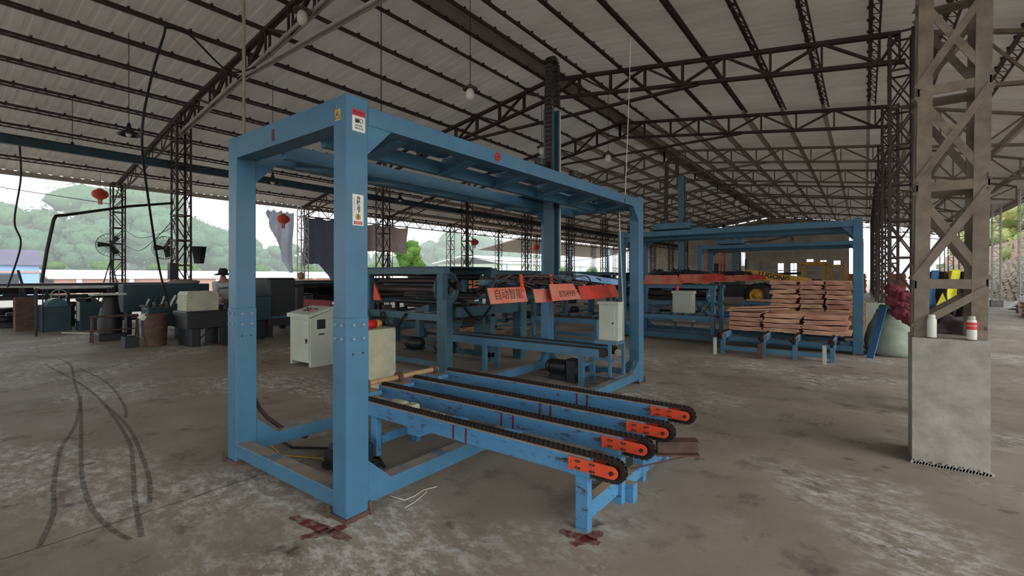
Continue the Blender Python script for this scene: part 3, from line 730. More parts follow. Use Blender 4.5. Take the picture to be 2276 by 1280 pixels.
for k, (pts, lab) in enumerate(((([(-2.76, 2.21), (-2.63, 2.23), (-2.62, 2.32), (-2.64, 2.42), (-2.60, 2.52)]), 'thin white string lying in a kink on the floor beside the near post'), (([(-2.54, 2.16), (-2.55, 2.26), (-2.60, 2.42)]), 'curved white straw lying on the floor beside the near post'))):
    single(MB().tube([(x, y, .004) for x, y in pts], .0025, 5), 'string', WHITE, lab, 'string')
hose = MB(); 
cb = single(MB().tube([(-4.6, 2.3, .012), (-4.2, 2.25, .03), (-3.95, 2.45, .02), (-3.7, 2.35, .015), (-3.4, 2.6, .015), (-3.2, 2.5, .015)], .012, 8), 'power_cable', BLACK, 'black cable lying on the floor inside the near gantry', 'cable')
cb2 = single(MB().tube([(-4.5, 2.2, .006), (-4.15, 2.12, .012), (-3.8, 2.3, .008), (-3.5, 2.2, .008)], .005, 6), 'yellow_cable', YELLOW, 'thin yellow cable on the floor inside the near gantry', 'cable')
hz = single(MB().tube([(-4.38, 1.99, .52), (-4.40, 2.05, .40), (-4.40, 2.12, .30), (-4.39, 2.22, .2), (-4.38, 2.34, .10), (-4.4, 2.5, .02)], .018, 10), 'rubber_hose', DKBROWN, 'dark brown hose curving down behind the left gantry post', 'hose')
sp_ = MB()
for k in range(40): pass
mot = single(MB().bbox(-3.65, -3.25, 2.2, 2.5, .0, .05, .01).bbox(-3.6, -3.3, 2.22, 2.48, .05, .2, .02).cyl((-3.45, 2.2, .13), (0, 1, 0), .07, .1, 18), 'hydraulic_pump', DARK, 'dark pump unit on the floor under the near conveyor rail', 'pump')

# ------------------------------------------------------------------ second (raised) conveyor inside the near gantry
uc = thing('belt_conveyor', 'raised blue twin-rail conveyor crossing the far end of the near gantry', 'conveyor', (-4.2, 6.2, 0))
for y in (6.08, 6.42):
    build(MB().bbox(-5.9, -3.02, y, y+.07, .44, .56, .004), 'side_rail', BLUE, uc)
    build(MB().box(-5.9, -2.98, y+.01, y+.06, .56, .58), 'belt', BLACK, uc)
    build(MB().cyl((-2.96, y+.035, .515), (0, 1, 0), .06, .06, 20), 'end_pulley', CHAIN, uc)
for x in (-3.36, -5.2):
    for y in (6.09, 6.43): build(MB().bbox(x, x+.09, y, y+.05, .0, .44, .004), 'leg', BLUE, uc)
build(MB().bbox(-3.35, -3.28, 6.14, 6.43, .1, .16, .004), 'cross_beam', BLUE, uc); build(MB().bbox(-3.35, -3.28, 6.14, 6.43, .28, .33, .004), 'cross_beam', BLUE, uc)
sb = thing('pulley_stand', 'small blue stand with a flat top at the end of the raised conveyor', 'stand', (-2.85, 6.3, 0))
build(MB().bbox(-3.12, -2.76, 6.12, 6.40, .64, .68, .004), 'top_plate', BLUE, sb)
for x, y in ((-2.90, 6.12), (-2.80, 6.36)): build(MB().bbox(x, x+.045, y, y+.04, .18, .64, .004), 'leg', BLUE, sb)
build(MB().bbox(-3.1, -2.8, 6.13, 6.17, .4, .44, .004), 'cross_bar', BLUE, sb)
for x, y in ((-2.96, 6.15), (-2.85, 6.3)): build(MB().cyl((x, y+.06, .5), (0, 1, 0), .05, .03, 18), 'pulley', CREAM, sb)
build(MB().bbox(-3.1, -2.76, 6.12, 6.4, .176, .19, .004), 'foot_plate', BLUE, sb)
em = thing('electric_motor', 'dark ribbed electric motor with gearbox under the raised conveyor', 'motor', (-3.6, 6.3, 0))
mb = MB()
for k in range(20):
    a = 2*math.pi*k/20; mb.bar((-3.92, 6.3+.1*math.cos(a), .2+.1*math.sin(a)), (-3.66, 6.3+.1*math.cos(a), .2+.1*math.sin(a)), .008, .03, (0, math.cos(a), math.sin(a)))
mb.lathe((-3.8, 6.3, .2), [(0, -.14), (.09, -.14), (.1, -.12), (.1, .14), (0, .14)], 20, 'x')
build(mb, 'ribbed_body', DARK, em); build(MB().lathe((-3.98, 6.3, .2), [(0, -.03), (.08, -.03), (.112, .03), (0, .03)], 20, 'x'), 'fan_cowl', DARK, em)
build(MB().bbox(-3.64, -3.45, 6.2, 6.42, .0, .34, .02), 'gearbox', DARK, em); build(MB().bbox(-3.95, -3.65, 6.22, 6.38, 0, .09, .01), 'foot', DARK, em)

# ------------------------------------------------------------------ lifting masts with grippers
def smooth(pts):
    pts = [Vector(p) for p in pts]; out = []
    for i in range(len(pts)-1):
        p0, p1, p2, p3 = pts[max(i-1, 0)], pts[i], pts[i+1], pts[min(i+2, len(pts)-1)]
        for k in range(6):
            t = k/6; out.append(.5*((2*p1)+(p2-p0)*t+(2*p0-5*p1+4*p2-p3)*t*t+(3*p1-p0-3*p2+p3)*t**3))
    return out+[pts[-1]]
def energy_chain(pts, w=.07, h=.045):
    mb = MB()
    for a, b in zip(pts, pts[1:]):
        a, b = Vector(a), Vector(b); d = b-a; n = max(1, int(d.length/.055))
        for k in range(n):
            p = a+d*(k/n); q = a+d*((k+.86)/n); mb.bar(p, q, w, h, (0, 1, 0) if abs(d.normalized().z) > .5 else (0, 0, 1))
    return mb
def arc(c, r, a0, a1, n, plane='yz'):
    out = []
    for k in range(n+1):
        a = a0+(a1-a0)*k/n; u, v = r*math.cos(a), r*math.sin(a)
        out.append((c[0], c[1]+u, c[2]+v) if plane == 'yz' else (c[0]+u, c[1], c[2]+v))
    return out
def flap(parent, x, ya, yb, zt, zb, tilt, m, yaw=0, n='gripper_flap', slant=.0):
    mb = MB(); mb.prism([(ya, zt), (yb, zt), (yb+slant, zb), (ya-slant*.2, zb)], 'x', -.006, .006)
    c = (ya+yb)/2
    M = Matrix.Translation((x, c, zt)) @ Matrix.Rotation(yaw, 4, 'Z') @ Matrix.Rotation(tilt, 4, 'Y') @ Matrix.Translation((0, -c, -zt))
    return build(mb.xf(M), n, m, parent), M
lm = thing('lifting_gripper', 'grey blue lifting mast with red flap gripper hanging in the near blue gantry', 'lifting gripper', (-3.52, 5.62, 1.3))
mb = MB().box(-3.60, -3.44, 5.54, 5.56, 1.62, 3.93).box(-3.60, -3.44, 5.68, 5.70, 1.62, 3.93).box(-3.53, -3.51, 5.56, 5.68, 1.62, 3.93)
build(mb, 'mast', BLUED, lm)
build(MB().tube([(-3.44, 5.72, 1.7), (-3.44, 5.72, 3.9)], .012, 8), 'guide_rod', CABGREY, lm)
tr = build(MB().bbox(-3.86, -3.24, 5.2, 6.05, 2.69, 2.75, .01), 'trolley_plate', BLUE, lm)
for y in (5.28, 5.95):
    for x in (-3.81, -3.23): build(MB().cyl((x, y, 2.73), (1, 0, 0), .045, .04, 16), 'trolley_wheel', CHAIN, lm)
for y, s in ((5.12, 1), (6.02, 1)):
    mo = build(MB().bbox(-3.52, -3.36, y, y+.16, 2.79, 3.06, .02).cyl((-3.44, y+.08, 3.1), (0, 0, 1), .07, .1, 16), 'drive_motor', DARK, lm)
    build(MB().bbox(-3.56, -3.32, y-.02, y+.2, 2.75, 2.8, .01), 'motor_base', DARK, mo)
build(energy_chain([(-3.40, 5.38, 2.78), (-3.40, 5.36, 3.3), (-3.40, 5.35, 3.9), (-3.40, 5.36, 4.4)]+arc((-3.40, 5.455, 4.46), .095, math.pi, 0, 8)+[(-3.40, 5.55, 4.2), (-3.40, 5.56, 3.93)], .09, .055), 'energy_chain', CHAIN, lm)
build(energy_chain([(-3.3, 6.1, 2.86), (-3.3, 6.35, 2.9)]+arc((-3.3, 6.35, 2.78), .15, math.pi/2, -.2, 6)+[(-3.3, 6.52, 2.75)], .07, .05), 'trolley_cable', CHAIN, lm)
body = MB().bbox(-3.68, -3.36, 5.35, 5.9, 1.52, 1.62, .01).bar((-3.52, 4.1, 1.53), (-3.52, 7.5, 1.51), .07, .06)
build(body, 'gripper_beam', BLUED, lm)
rr = random.Random(5); clut = MB()
for k in range(60):
    y = rr.uniform(4.1, 6.5); x = rr.uniform(-3.7, -3.35)
    clut.tube(smooth([(x, y, rr.uniform(1.44, 1.54)), (x+rr.uniform(-.12, .12), y+rr.uniform(.1, .3), rr.uniform(1.52, 1.63)), (x+rr.uniform(-.15, .2), y+rr.uniform(.35, .6), rr.uniform(1.5, 1.6)), (x+rr.uniform(-.1, .2), y+rr.uniform(.7, .9), rr.uniform(1.4, 1.5))]), rr.uniform(.008, .018), 6)
build(clut, 'air_hoses', STEEL, lm)
for y in (4.4, 4.95, 5.25, 5.6, 6.2, 6.9):
    build(MB().tube([(-3.50, y, 1.5), (-3.36, y, 1.5)], .03, 12).tube([(-3.36, y, 1.5), (-3.30, y, 1.46)], .012, 8), 'air_cylinder', CABGREY if y > 5.5 else DARK, lm)
for y in (4.62, 5.3): build(MB().bar((-3.33, y, 1.62), (-3.26, y-.06, 1.42), .05, .02, (1, 0, 0)), 'flap_arm', ORANGE, lm)
build(MB().bar((-3.36, 6.0, 1.60), (-3.30, 7.3, 1.50), .05, .09), 'pale_arm', BLUEW2, lm)
f1, M1 = flap(lm, -3.28, 3.93, 4.62, 1.47, 1.29, -.28, REDDUSTY)
text('自动智能', .135, FADED, f1, M1 @ Vector((.008, 4.28, 1.385)), (M1.to_3x3() @ Vector((0, 1, 0))), (M1.to_3x3() @ Vector((0, 0, 1))))
f2, M2 = flap(lm, -3.26, 4.78, 5.25, 1.44, 1.27, -.24, REDDUSTY)
f3, M3 = flap(lm, -3.18, 5.02, 5.62, 1.50, 1.28, -.30, REDDUSTY, slant=.12)
text('8704999', .12, FADED, f3, M3 @ Vector((.008, 5.40, 1.36)), (M3.to_3x3() @ Vector((0, 1, 0))), (M3.to_3x3() @ Vector((0, 0, 1))))
f4, M4 = flap(lm, -3.3, 5.98, 7.2, 1.46, 1.25, -.35, REDFLAP, slant=.06)
for y in (4.1, 5.75): pass

def far_gripper(label, x, y, w, zt):
    t = thing('lifting_gripper', label, 'lifting gripper', (x, y, 1.3))
    build(MB().box(x-.08, x+.08, y-.07, y-.05, 1.7, zt).box(x-.08, x+.08, y+.05, y+.07, 1.7, zt).box(x-.01, x+.01, y-.05, y+.05, 1.7, zt), 'mast', BLUED, t)
    build(MB().bbox(x-.45, x+.45, y-.95, y+.3, 2.80, 2.95, .01), 'trolley_plate', SHADEBLUE, t)
    for sx in (-.3, .3): build(MB().bbox(x+sx-.09, x+sx+.09, y-.6, y-.4, 2.95, 3.1, .03), 'drive_motor', DARK, t)
    build(energy_chain([(x-.38, y-.2, 2.95), (x-.36, y-.2, 3.6), (x-.34, y-.2, zt+.2)]+arc((x-.2, y-.2, zt+.3), .14, math.pi, 0, 8, 'xz')+[(x-.06, y-.2, zt)], .09, .06), 'energy_chain', CHAIN, t)
    build(energy_chain([(x+.5, y-.9, 2.83), (x+1.3, y-.9, 2.86), (x+1.9, y-.9, 2.98)]+arc((x+1.9, y-.9, 2.86), .12, math.pi/2, -.3, 6, 'xz'), .08, .05), 'trolley_cable', CHAIN, t)
    build(MB().bbox(x-w/2, x+w/2, y-.1, y+.1, 1.6, 1.68, .01), 'gripper_beam', BLUED, t)
    rr = random.Random(int(x*10)+9); c = MB()
    for k in range(22):
        xx = x+rr.uniform(-.5, .5)*w*.8
        c.tube(smooth([(xx, y-.1, 1.62), (xx+rr.uniform(-.2, .2), y-.1+rr.uniform(-.1, .1), rr.uniform(1.68, 1.82)), (xx+rr.uniform(-.4, .4), y-.15, rr.uniform(1.66, 1.76)), (xx+rr.uniform(-.5, .5), y-.15, rr.uniform(1.6, 1.66))]), rr.uniform(.01, .022), 6)
    build(c, 'air_hoses', DARK, t)
    def fl_(xa, xb, zt_, zb, m, yy):
        return build(MB().prism([(xa+.06, zt_), (xb-.06, zt_), (xb+.04, zb), (xa-.06, zb)], 'y', yy, yy+.012).xf(Matrix.Translation((0, yy, zt_)) @ Matrix.Rotation(.2, 4, 'X') @ Matrix.Translation((0, -yy, -zt_))), 'gripper_flap', m, t)
    fl_(x-w/2-.05, x+.05, 1.63, 1.38, REDDUSTY, y-.35); fl_(x-.02, x+w/2-.1, 1.65, 1.42, REDDUSTY, y-.3); fl_(x+w/2-.25, x+w/2+.3, 1.66, 1.48, REDFLAP, y-.36)
    return t
far_gripper('blue lifting mast with dusty red flaps in the gantry behind the veneer stacks', -3.95, 12.9, 1.75, 4.3)
far_gripper('shorter blue lifting mast with dusty red flaps in the farthest gantry', -4.0, 19.6, 1.6, 2.9)

# ------------------------------------------------------------------ cabinets and small items near the first gantry
cs = thing('control_console', 'pale grey sloping-top control console standing between the two near gantry posts', 'control console', (-8.12, 4.68, 0))
x0, x1, y0, y1 = -8.46, -7.77, 4.49, 4.92
build(MB().prism([(y0, .07), (y1, .07), (y1, 1.0), (y0, .86)], 'x', x0, x1), 'cabinet_body', CABGREY, cs)
build(MB().prism([(y0-.05, .865), (y1+.01, 1.015), (y1+.01, 1.045), (y0-.05, .93)], 'x', x0-.03, x1+.015), 'sloping_lid', CABGREY, cs)
for x in (x0, x1-.06): build(MB().box(x, x+.06, y0, y1, 0, .07), 'foot', CABGREY, cs)
dr = build(MB().bbox(x0+.03, x1-.04, y0-.014, y0-.001, .11, .82, .004), 'door', CABGREY, cs)
build(MB().cyl((x1-.09, y0-.03, .47), (0, 1, 0), .014, .03, 10).box(x1-.10, x1-.08, y0-.045, y0-.03, .42, .5), 'handle', DARK, dr)
build(MB().box(x1, x1+.004, y0+.12, y0+.28, .66, .83), 'side_window', BLACK, cs)
build(MB().box(x1, x1+.004, y0+.15, y0+.26, .555, .58), 'vent_plate', DARK, cs)
for k in range(8):
    xx = x0+.2+(k % 4)*.1; yy = y0+.12+(k//4)*.1
    zz = .93+(yy-y0+.05)*.235+.006
    build(MB().cyl((xx, yy, zz+.01), (0, 0, 1), .018, .03, 10), 'push_button', BLACK if k % 3 else RED, cs)
bx = thing('steel_cabinet', 'stained cream steel cabinet right behind the near gantry post', 'cabinet', (-5.65, 4.15, 0))
build(MB().bbox(-5.9, -5.42, 3.86, 4.44, 0, .86, .008), 'cabinet_body', CREAM, bx)
build(MB().bbox(-5.42, -5.41, 3.9, 4.4, .05, .82, .004), 'door', CREAM, bx)
for y in (3.92, 4.40): build(MB().cyl((-5.408, y, .835), (1, 0, 0), .006, .004, 8), 'screw', BLACK, bx)
rb = thing('plastic_canister', 'red and yellow plastic canister lying on the cream cabinet', 'canister', (-5.6, 4.24, .862))
build(MB().lathe((-5.6, 4.13, .925), [(0, -.11), (.05, -.11), (.062, -.09), (.062, .08), (0, .08)], 16, 'y'), 'red_shell', RED, rb)
build(MB().lathe((-5.6, 4.25, .925), [(.055, -.04), (.06, -.03), (.05, .05), (0, .06)], 16, 'y'), 'yellow_cap', YSIGN, rb)
gc = thing('switch_box', 'pale grey switch box standing on the blue stand beside the far gantry post', 'cabinet', (-2.97, 6.33, .68))
build(MB().bbox(-3.10, -2.79, 6.24, 6.39, .682, 1.2, .006), 'box_body', CABGREY, gc)
build(MB().bbox(-3.12, -2.78, 6.22, 6.40, 1.2, 1.235, .006), 'rain_lid', CABGREY, gc)
d_ = build(MB().bbox(-3.085, -2.84, 6.225, 6.239, .71, 1.17, .004), 'door', CABGREY, gc); build(MB().cyl((-2.87, 6.218, .93), (0, 1, 0), .012, .014, 10), 'handle', DARK, d_)
g2c = thing('switch_box', 'pale grey switch box with a red beacon inside the gantry behind the stacks', 'cabinet', (-4.0, 13.2, 0))
build(MB().bbox(-4.3, -3.75, 13.2, 13.45, .35, 1.12, .008), 'box_body', CABGREY, g2c); build(MB().bbox(-4.32, -3.73, 13.18, 13.47, 1.12, 1.2, .01), 'rain_lid', CABGREY, g2c)
for x in (-4.28, -3.82): build(MB().box(x, x+.05, 13.3, 13.35, 0, .35), 'leg', BLUE, g2c)
build(MB().bbox(-4.26, -3.79, 13.18, 13.199, .4, 1.08, .004), 'door', CABGREY, g2c); build(MB().cyl((-4.2, 13.3, 1.27), (0, 0, 1), .045, .14, 14), 'red_beacon', RED, g2c)

# ------------------------------------------------------------------ roller machines
def roller_machine(label, loc, L, D, H, rz_, m, seed, zmid=.9, roll=6, wheel=True, name='veneer_machine', top=True, cat='machine', knife=False):
    r = random.Random(seed); t = thing(name, label, cat, loc, None, rz_)
    B = lambda mb, n, mm=m: build(mb, n, mm, t, world=False)
    n = max(2, int(L/1.9)+1)
    for i in range(n):
        x = -L/2+(L-.14)*i/(n-1)
        for y in (0, D-.13): B(MB().bbox(x, x+.14, y, y+.13, 0, H-.1, .008), 'leg')
    for y in (0, D-.13): B(MB().bbox(-L/2-.04, L/2+.04, y-.01, y+.14, H-.11, H, .008), 'top_beam')
    for y in (0, D-.13): B(MB().bbox(-L/2, L/2, y-.005, y+.12, zmid-.12, zmid, .006), 'middle_beam')
    for y in (0, D-.13): B(MB().bbox(-L/2, L/2, y, y+.1, .08, .17, .006), 'bottom_beam')
    for k in range(roll):
        z = zmid+.08+(H-.25-zmid)*k/max(1, roll-1)+r.uniform(-.02, .02); y = D*r.uniform(.2, .8)
        B(MB().cyl((0, y, z), (1, 0, 0), r.uniform(.035, .075), L*.94, 14), 'roller', DARK if k % 2 else STEEL)
    for k in range(int(L*3)):
        x = r.uniform(-L/2+.2, L/2-.2); z = r.uniform(.3, zmid+.3); y = r.uniform(.1, D-.2)
        w = r.uniform(.06, .25); B(MB().bbox(x-w, x+w, y, y+r.uniform(.1, .3), z, z+r.uniform(.04, .22), .01), 'bracket', r.choice([DARK, m, STEEL, BLACK, m]))
    if wheel:
        for x in (L/2+.06,):
            B(MB().lathe((x-.31, D*.25, H-.36), [(0, -.03), (.29, -.03), (.30, -.02), (.30, .03), (.26, .03), (.26, .0), (.08, .0), (.08, .04), (0, .04)], 32, 'x'), 'belt_wheel')
    for k in range(2):
        x = -L/2+L*(.3+.4*k); B(MB().lathe((x, D*.5, .3), [(0, -.2), (.1, -.2), (.12, -.17), (.12, .17), (0, .2)], 16, 'x'), 'motor', DARK)
        B(MB().box(x-.14, x+.14, D*.38, D*.62, .17, .2), 'motor_shelf', DARK)
    cb_ = MB()
    for k in range(3):
        xa = r.uniform(-L/2, L/2-.5); xb = xa+r.uniform(.3, .8)
        cb_.tube([(xa, -.03, zmid-.02), ((xa+xb)/2, -.05, zmid-.3-r.uniform(0, .2)), (xb, -.03, zmid-.02)], .012, 6)
    B(cb_, 'cables', BLACK)
    if top: B(MB().box(-L/2, L/2, .1, D-.1, H, H+.02), 'top_sheet', DKTEAL)
    if knife: B(MB().prism([(-L/2+.2, .0), (-L/2+.42, .0), (-L/2+.22, .32)], 'y', .05, .08).xf(Matrix.Translation((0, 0, 1.15))), 'red_guard', ORANGE)
    return t
vm = roller_machine('teal veneer roller machine with black rollers and a red guard, behind the near gantry', (-6.65, 5.55, 0), 2.1, 1.4, 1.75, 0, BLUED, 1, zmid=.97, roll=8, knife=True)
build(MB().bbox(-5.72, -5.50, 5.54, 5.70, 0, 1.22, .008), 'front_stiffener', BLUED, vm)
st2 = thing('outfeed_table', 'teal outfeed frame with a long side beam between the roller machine and the red flaps', 'table', (-5.3, 6.5, 0))
build(MB().bbox(-5.48, -5.36, 5.72, 7.5, .92, 1.08, .006), 'side_beam', BLUED, st2); build(MB().bbox(-5.5, -5.3, 7.36, 7.56, 0, 1.14, .006), 'leg', BLUED, st2)
build(MB().bbox(-6.5, -6.38, 5.98, 7.5, .95, 1.08, .006), 'side_beam', BLUED, st2); build(MB().bbox(-6.5, -6.3, 7.36, 7.56, 0, 1.0, .006), 'leg', BLUED, st2)
build(MB().box(-6.4, -5.46, 6.98, 7.5, 1.0, 1.03), 'slatted_top', DARK, st2)
build(MB().tube([(-5.34, 5.75, 1.15), (-5.33, 5.95, .95), (-5.32, 6.15, .84), (-5.33, 6.35, .92), (-5.35, 6.55, 1.1)], .018, 8), 'hose', BLACK, st2)
roller_machine('long dark teal roller line beyond the first gantry, seen under its far end', (-8.6, 14.8, 0), 8.4, 1.3, 1.76, math.pi/2, BLUED, 2, roll=5, zmid=1.0)
roller_machine('teal roller machine between the first gantry and the row of left columns', (-10.6, 9.6, 0), 3.6, 1.3, 1.82, math.pi/2, DKTEAL, 3, roll=5, zmid=1.0)
roller_machine('dark roller machine behind the second gantry beside the wheel loader', (-8.4, 24.2, 0), 7.0, 1.5, 1.75, math.pi/2, BLUED, 4, roll=4, zmid=1.0)
roller_machine('low blue machine inside the gantry behind the stacks', (-5.2, 16.2, 0), 2.6, 1.2, 1.3, 0, BLUE, 5, roll=4, zmid=.75)
roller_machine('long dark roller bench under the grey tarpaulins at the left', (-16.2, 11.0, 0), 7.5, 1.1, 1.42, math.pi/2, DKTEAL, 6, roll=3, zmid=.95)
roller_machine('dark roller bench far back between the left columns', (-14.6, 21.5, 0), 9.0, 1.1, 1.5, math.pi/2, DKTEAL, 7, roll=3, zmid=.95)
roller_machine('very long low dark bench behind the grinder at far left', (-20.4, 3.6, 0), 6.6, 1.0, 1.36, math.pi/2, DARK, 8, roll=3, zmid=1.0, top=True)
# low conveyor frames on the floor between the machines
def low_frame(label, x0, x1, y0, y1, h, m=BLUE):
    t = thing('roller_stand', label, 'stand', ((x0+x1)/2, (y0+y1)/2, 0))
    for x in (x0, x1-.09):
        for y in (y0, y1-.09): build(MB().bbox(x, x+.09, y, y+.09, 0, h, .005), 'leg', m, t)
    for y in (y0, y1-.08):
        build(MB().bbox(x0+.09, x1-.09, y, y+.08, h-.1, h, .005), 'rail', m, t); build(MB().bbox(x0+.09, x1-.09, y, y+.08, .08, .16, .005), 'ground_rail', m, t)
    n = int((x1-x0)/.3)
    for k in range(n): build(MB().cyl((x0+.2+k*.3, (y0+y1)/2, h-.03), (0, 1, 0), .035, y1-y0-.12, 12), 'roller', DARK, t)
low_frame('blue roller stand behind the grey stand at the end of the raised conveyor', -6.6, -4.8, 9.6, 10.7, .62)
low_frame('blue roller stand on the floor beyond the veneer roller machine', -9.3, -7.2, 7.6, 8.6, .5, BLUED)
low_frame('low blue conveyor frame inside the gantry behind the stacks', -5.0, -2.9, 12.0, 12.9, .62)
pile = thing('veneer_scraps', 'heap of pale veneer strips on the floor under the roller machines', 'scraps', (-8.9, 10.2, 0)); pile['kind'] = 'stuff'
mb = MB(); r_ = random.Random(12)
for k in range(90):
    a = r_.uniform(0, 6.28); p = Vector((-8.8+r_.gauss(0, .55), 10.4+r_.gauss(0, .9), r_.uniform(.01, .14))); d = Vector((math.cos(a), math.sin(a), r_.uniform(-.1, .1)))*r_.uniform(.2, .6)
    mb.bar(p-d, p+d, .05, .006)
bpy.data.objects.remove(pile)
single(mb, 'veneer_scraps', WOODL, 'heap of pale veneer strips on the floor under the roller machines', 'scraps', kind='stuff')

# ------------------------------------------------------------------ conveyor and veneer stacks at the second gantry
c2 = thing('chain_conveyor', 'low blue four-rail chain conveyor carrying the stacked veneer bundles', 'conveyor', (-1.4, 11.6, 0), None, -math.pi/2)
for X in (-2.42, -1.66, -1.12, -.52):
    conveyor_beam(c2, X+1.4, -2.4, 1.3, .42, .30, near=False, nose=RUST)
    build(MB().bbox(1.0, 1.1, X+1.4, X+1.48, 0, .3, .004), 'leg', BLUE, c2, world=False)
    build(MB().bbox(-1.6, -1.5, X+1.4, X+1.48, 0, .3, .004), 'leg', BLUE, c2, world=False)
build(MB().bbox(1.01, 1.09, -.94, .90, .07, .16, .004), 'cross_beam', BLUE, c2, world=False)
build(MB().bbox(.4, .5, -1.0, .95, .2, .29, .004), 'cross_beam', BLUE, c2, world=False)
build(MB().bbox(-.6, -.5, -1.0, .95, .2, .29, .004), 'cross_beam', BLUE, c2, world=False)
for X in (-2.5, -.62): build(MB().bbox(1.32, 1.36, X+1.4, X+1.46, 0, .34, .003), 'end_stop', CABGREY, c2, world=False)
build(MB().bbox(1.32, 1.40, -.28, -.18, 0, .28, .003), 'end_stop', RUST, c2, world=False)
def bundle(x0, x1, y0, y1, z0, z1, seed, m, label, group, amp=1):
    r = random.Random(seed); mb = MB(); n = 12; a1, p1, a2, p2 = r.uniform(.002, .008)*amp, r.uniform(0, 6), r.uniform(.001, .004)*amp, r.uniform(0, 6); tl = r.uniform(-.012, .012)*amp
    nl = 3; gap = .003
    for l in range(nl):
        za = z0+(z1-z0)*l/nl+gap; zb = z0+(z1-z0)*(l+1)/nl; e0, e1 = r.uniform(-.015, .015), r.uniform(-.02, .02); f = r.uniform(-.006, .006)
        vs = []
        for i in range(n+1):
            t = i/n; x = x0+e0+(x1+e1-x0-e0)*t; w = a1*math.sin(5*t+p1)+a2*math.sin(11*t+p2+l)+tl*(t-.5)
            yy = y0+f+.01*math.sin(7*t+p2)
            vs += [(x, yy, za+w), (x, y1, za+w*.5), (x, y1, zb+w*.5), (x, yy, zb+w)]
        fs = []
        for i in range(n):
            for k in range(4): fs.append((i*4+k, i*4+(k+1) % 4, (i+1)*4+(k+1) % 4, (i+1)*4+k))
        fs += [(0, 3, 2, 1), (n*4, n*4+1, n*4+2, n*4+3)]
        mb.add(vs, fs)
    return single(mb, 'veneer_bundle', m, label, 'veneer bundle', group)
r_ = random.Random(21)
NR = ['bottom', 'second', 'third', 'fourth', 'fifth', 'sixth', 'seventh', 'eighth', 'ninth', 'tenth', 'eleventh']
def stack(X0, X1, splits, Ya, Yb, z0, th, layers, nm, grp, sd):
    for l in range(layers):
        xs = [X0]+[s+r_.uniform(-.008, .008) for s in splits]+[X1]; sh = r_.uniform(-.012, .012)
        for k, pos in enumerate(('left', 'middle', 'right')):
            bundle(xs[k]+sh+(.01 if k else -r_.uniform(0, .05)), xs[k+1]+sh-(.07 if (l+k) % 2 else .012)+(r_.uniform(.05, .1) if k == 2 else 0), Ya+r_.uniform(-.03, .03), Yb, z0+l*th, z0+(l+1)*th-.018, sd+l*5+k, r_.choice([WOOD, WOOD, WOODL]),
                   'reddish veneer bundle, %s column, %s layer of the %s stack' % (pos, NR[l] if l < layers-1 else 'top', nm), grp)
stack(-1.78, -.26, (-1.22, -.72), 12.75, 13.9, .435, .108, 10, 'tall rear', 'veneer bundles in the tall rear stack', 100)
stack(-2.36, -.28, (-1.72, -1.0), 11.15, 12.35, .435, .1, 4, 'low front', 'veneer bundles in the low front stack', 300)
for k, (xa, xb, za, zb, lab) in enumerate(((-2.45, -1.3, .86, .93, 'long pale veneer strip jutting out on top of the low front stack'), (-2.4, -1.15, .90, .99, 'reddish veneer sheet lying askew on the low front stack'))):
    single(MB().bar((xa, 11.3, za), (xb, 11.5, zb), .5, .02), 'veneer_sheet', WOODL if k == 0 else WOOD, lab, 'veneer sheet')
single(MB().box(-3.75, -2.75, 20.2, 21.0, .66, .69).box(-3.7, -2.8, 20.25, 20.95, .62, .66), 'veneer_sheet', WOODL, 'pale veneer sheets lying flat in front of the loader wheel', 'veneer sheet')
low_frame('low blue stand under the pale sheets in front of the loader', -3.9, -2.6, 20.15, 21.05, .60)

# ------------------------------------------------------------------ left side workshop things
th = thing('pedestal_grinder', 'black pedestal grinder with a flat tilted table at the left', 'grinder', (-15.2, 3.45, 0))
build(MB().bbox(-15.45, -14.95, 3.15, 3.7, 0, .18, .02), 'base', DARK, th)
build(MB().lathe((-15.2, 3.42, .18), [(.24, 0), (.25, .3), (.19, .6), (.15, .85), (.14, .95), (0, .95)], 18), 'pedestal', BLACK, th)
build(MB().bbox(-15.45, -14.95, 3.05, 3.7, 1.13, 1.17, .01), 'table', CABGREY, th); build(MB().bar((-15.2, 3.35, .75), (-15.2, 3.05, 1.1), .08, .08), 'table_brace', DARK, th)
th = thing('saw_horse', 'dark spindly stand with splayed legs beside the grinder', 'stand', (-14.9, 3.5, 0))
for y in (3.0, 3.88):
    for s in (-.12, .12): build(MB().bar((-14.85+s, y, 0), (-14.85, y, .62), .035, .035), 'leg', RUST, th)
build(MB().bar((-14.85, 2.98, .62), (-14.85, 3.9, .62), .05, .05), 'top_rail', RUST, th); build(MB().bar((-14.85, 3.0, .28), (-14.85, 3.88, .28), .03, .03), 'lower_rail', RUST, th)
th = thing('waste_bin', 'brown cardboard-lined bin with a pale rim left of the grey-box machine', 'bin', (-13.1, 3.78, 0))
build(MB().lathe((-13.1, 3.78, 0), [(.19, 0), (.2, .02), (.225, .7), (.235, .72), (.225, .74), (.2, .7), (.18, .05), (0, .04)], 20), 'drum', RUST, th)
build(crumple((-13.12, 3.56, .68), .09, (1, 1, .8), 5), 'white_rag', WHITE, th)
th = thing('open_crate', 'small dark open crate on the floor beside the brown bin', 'crate', (-13.3, 3.35, 0))
for a in ((-13.45, -13.15, 3.22, 3.24), (-13.45, -13.15, 3.46, 3.48), (-13.45, -13.43, 3.24, 3.46), (-13.17, -13.15, 3.24, 3.46)): build(MB().box(*a, 0, .24), 'side_board', DARK, th)
build(MB().box(-13.43, -13.17, 3.24, 3.46, 0, .02), 'bottom_board', DARK, th)
th = thing('machine_base', 'dark machine base with pipes carrying the grey ribbed box', 'machine', (-12.6, 4.55, 0))
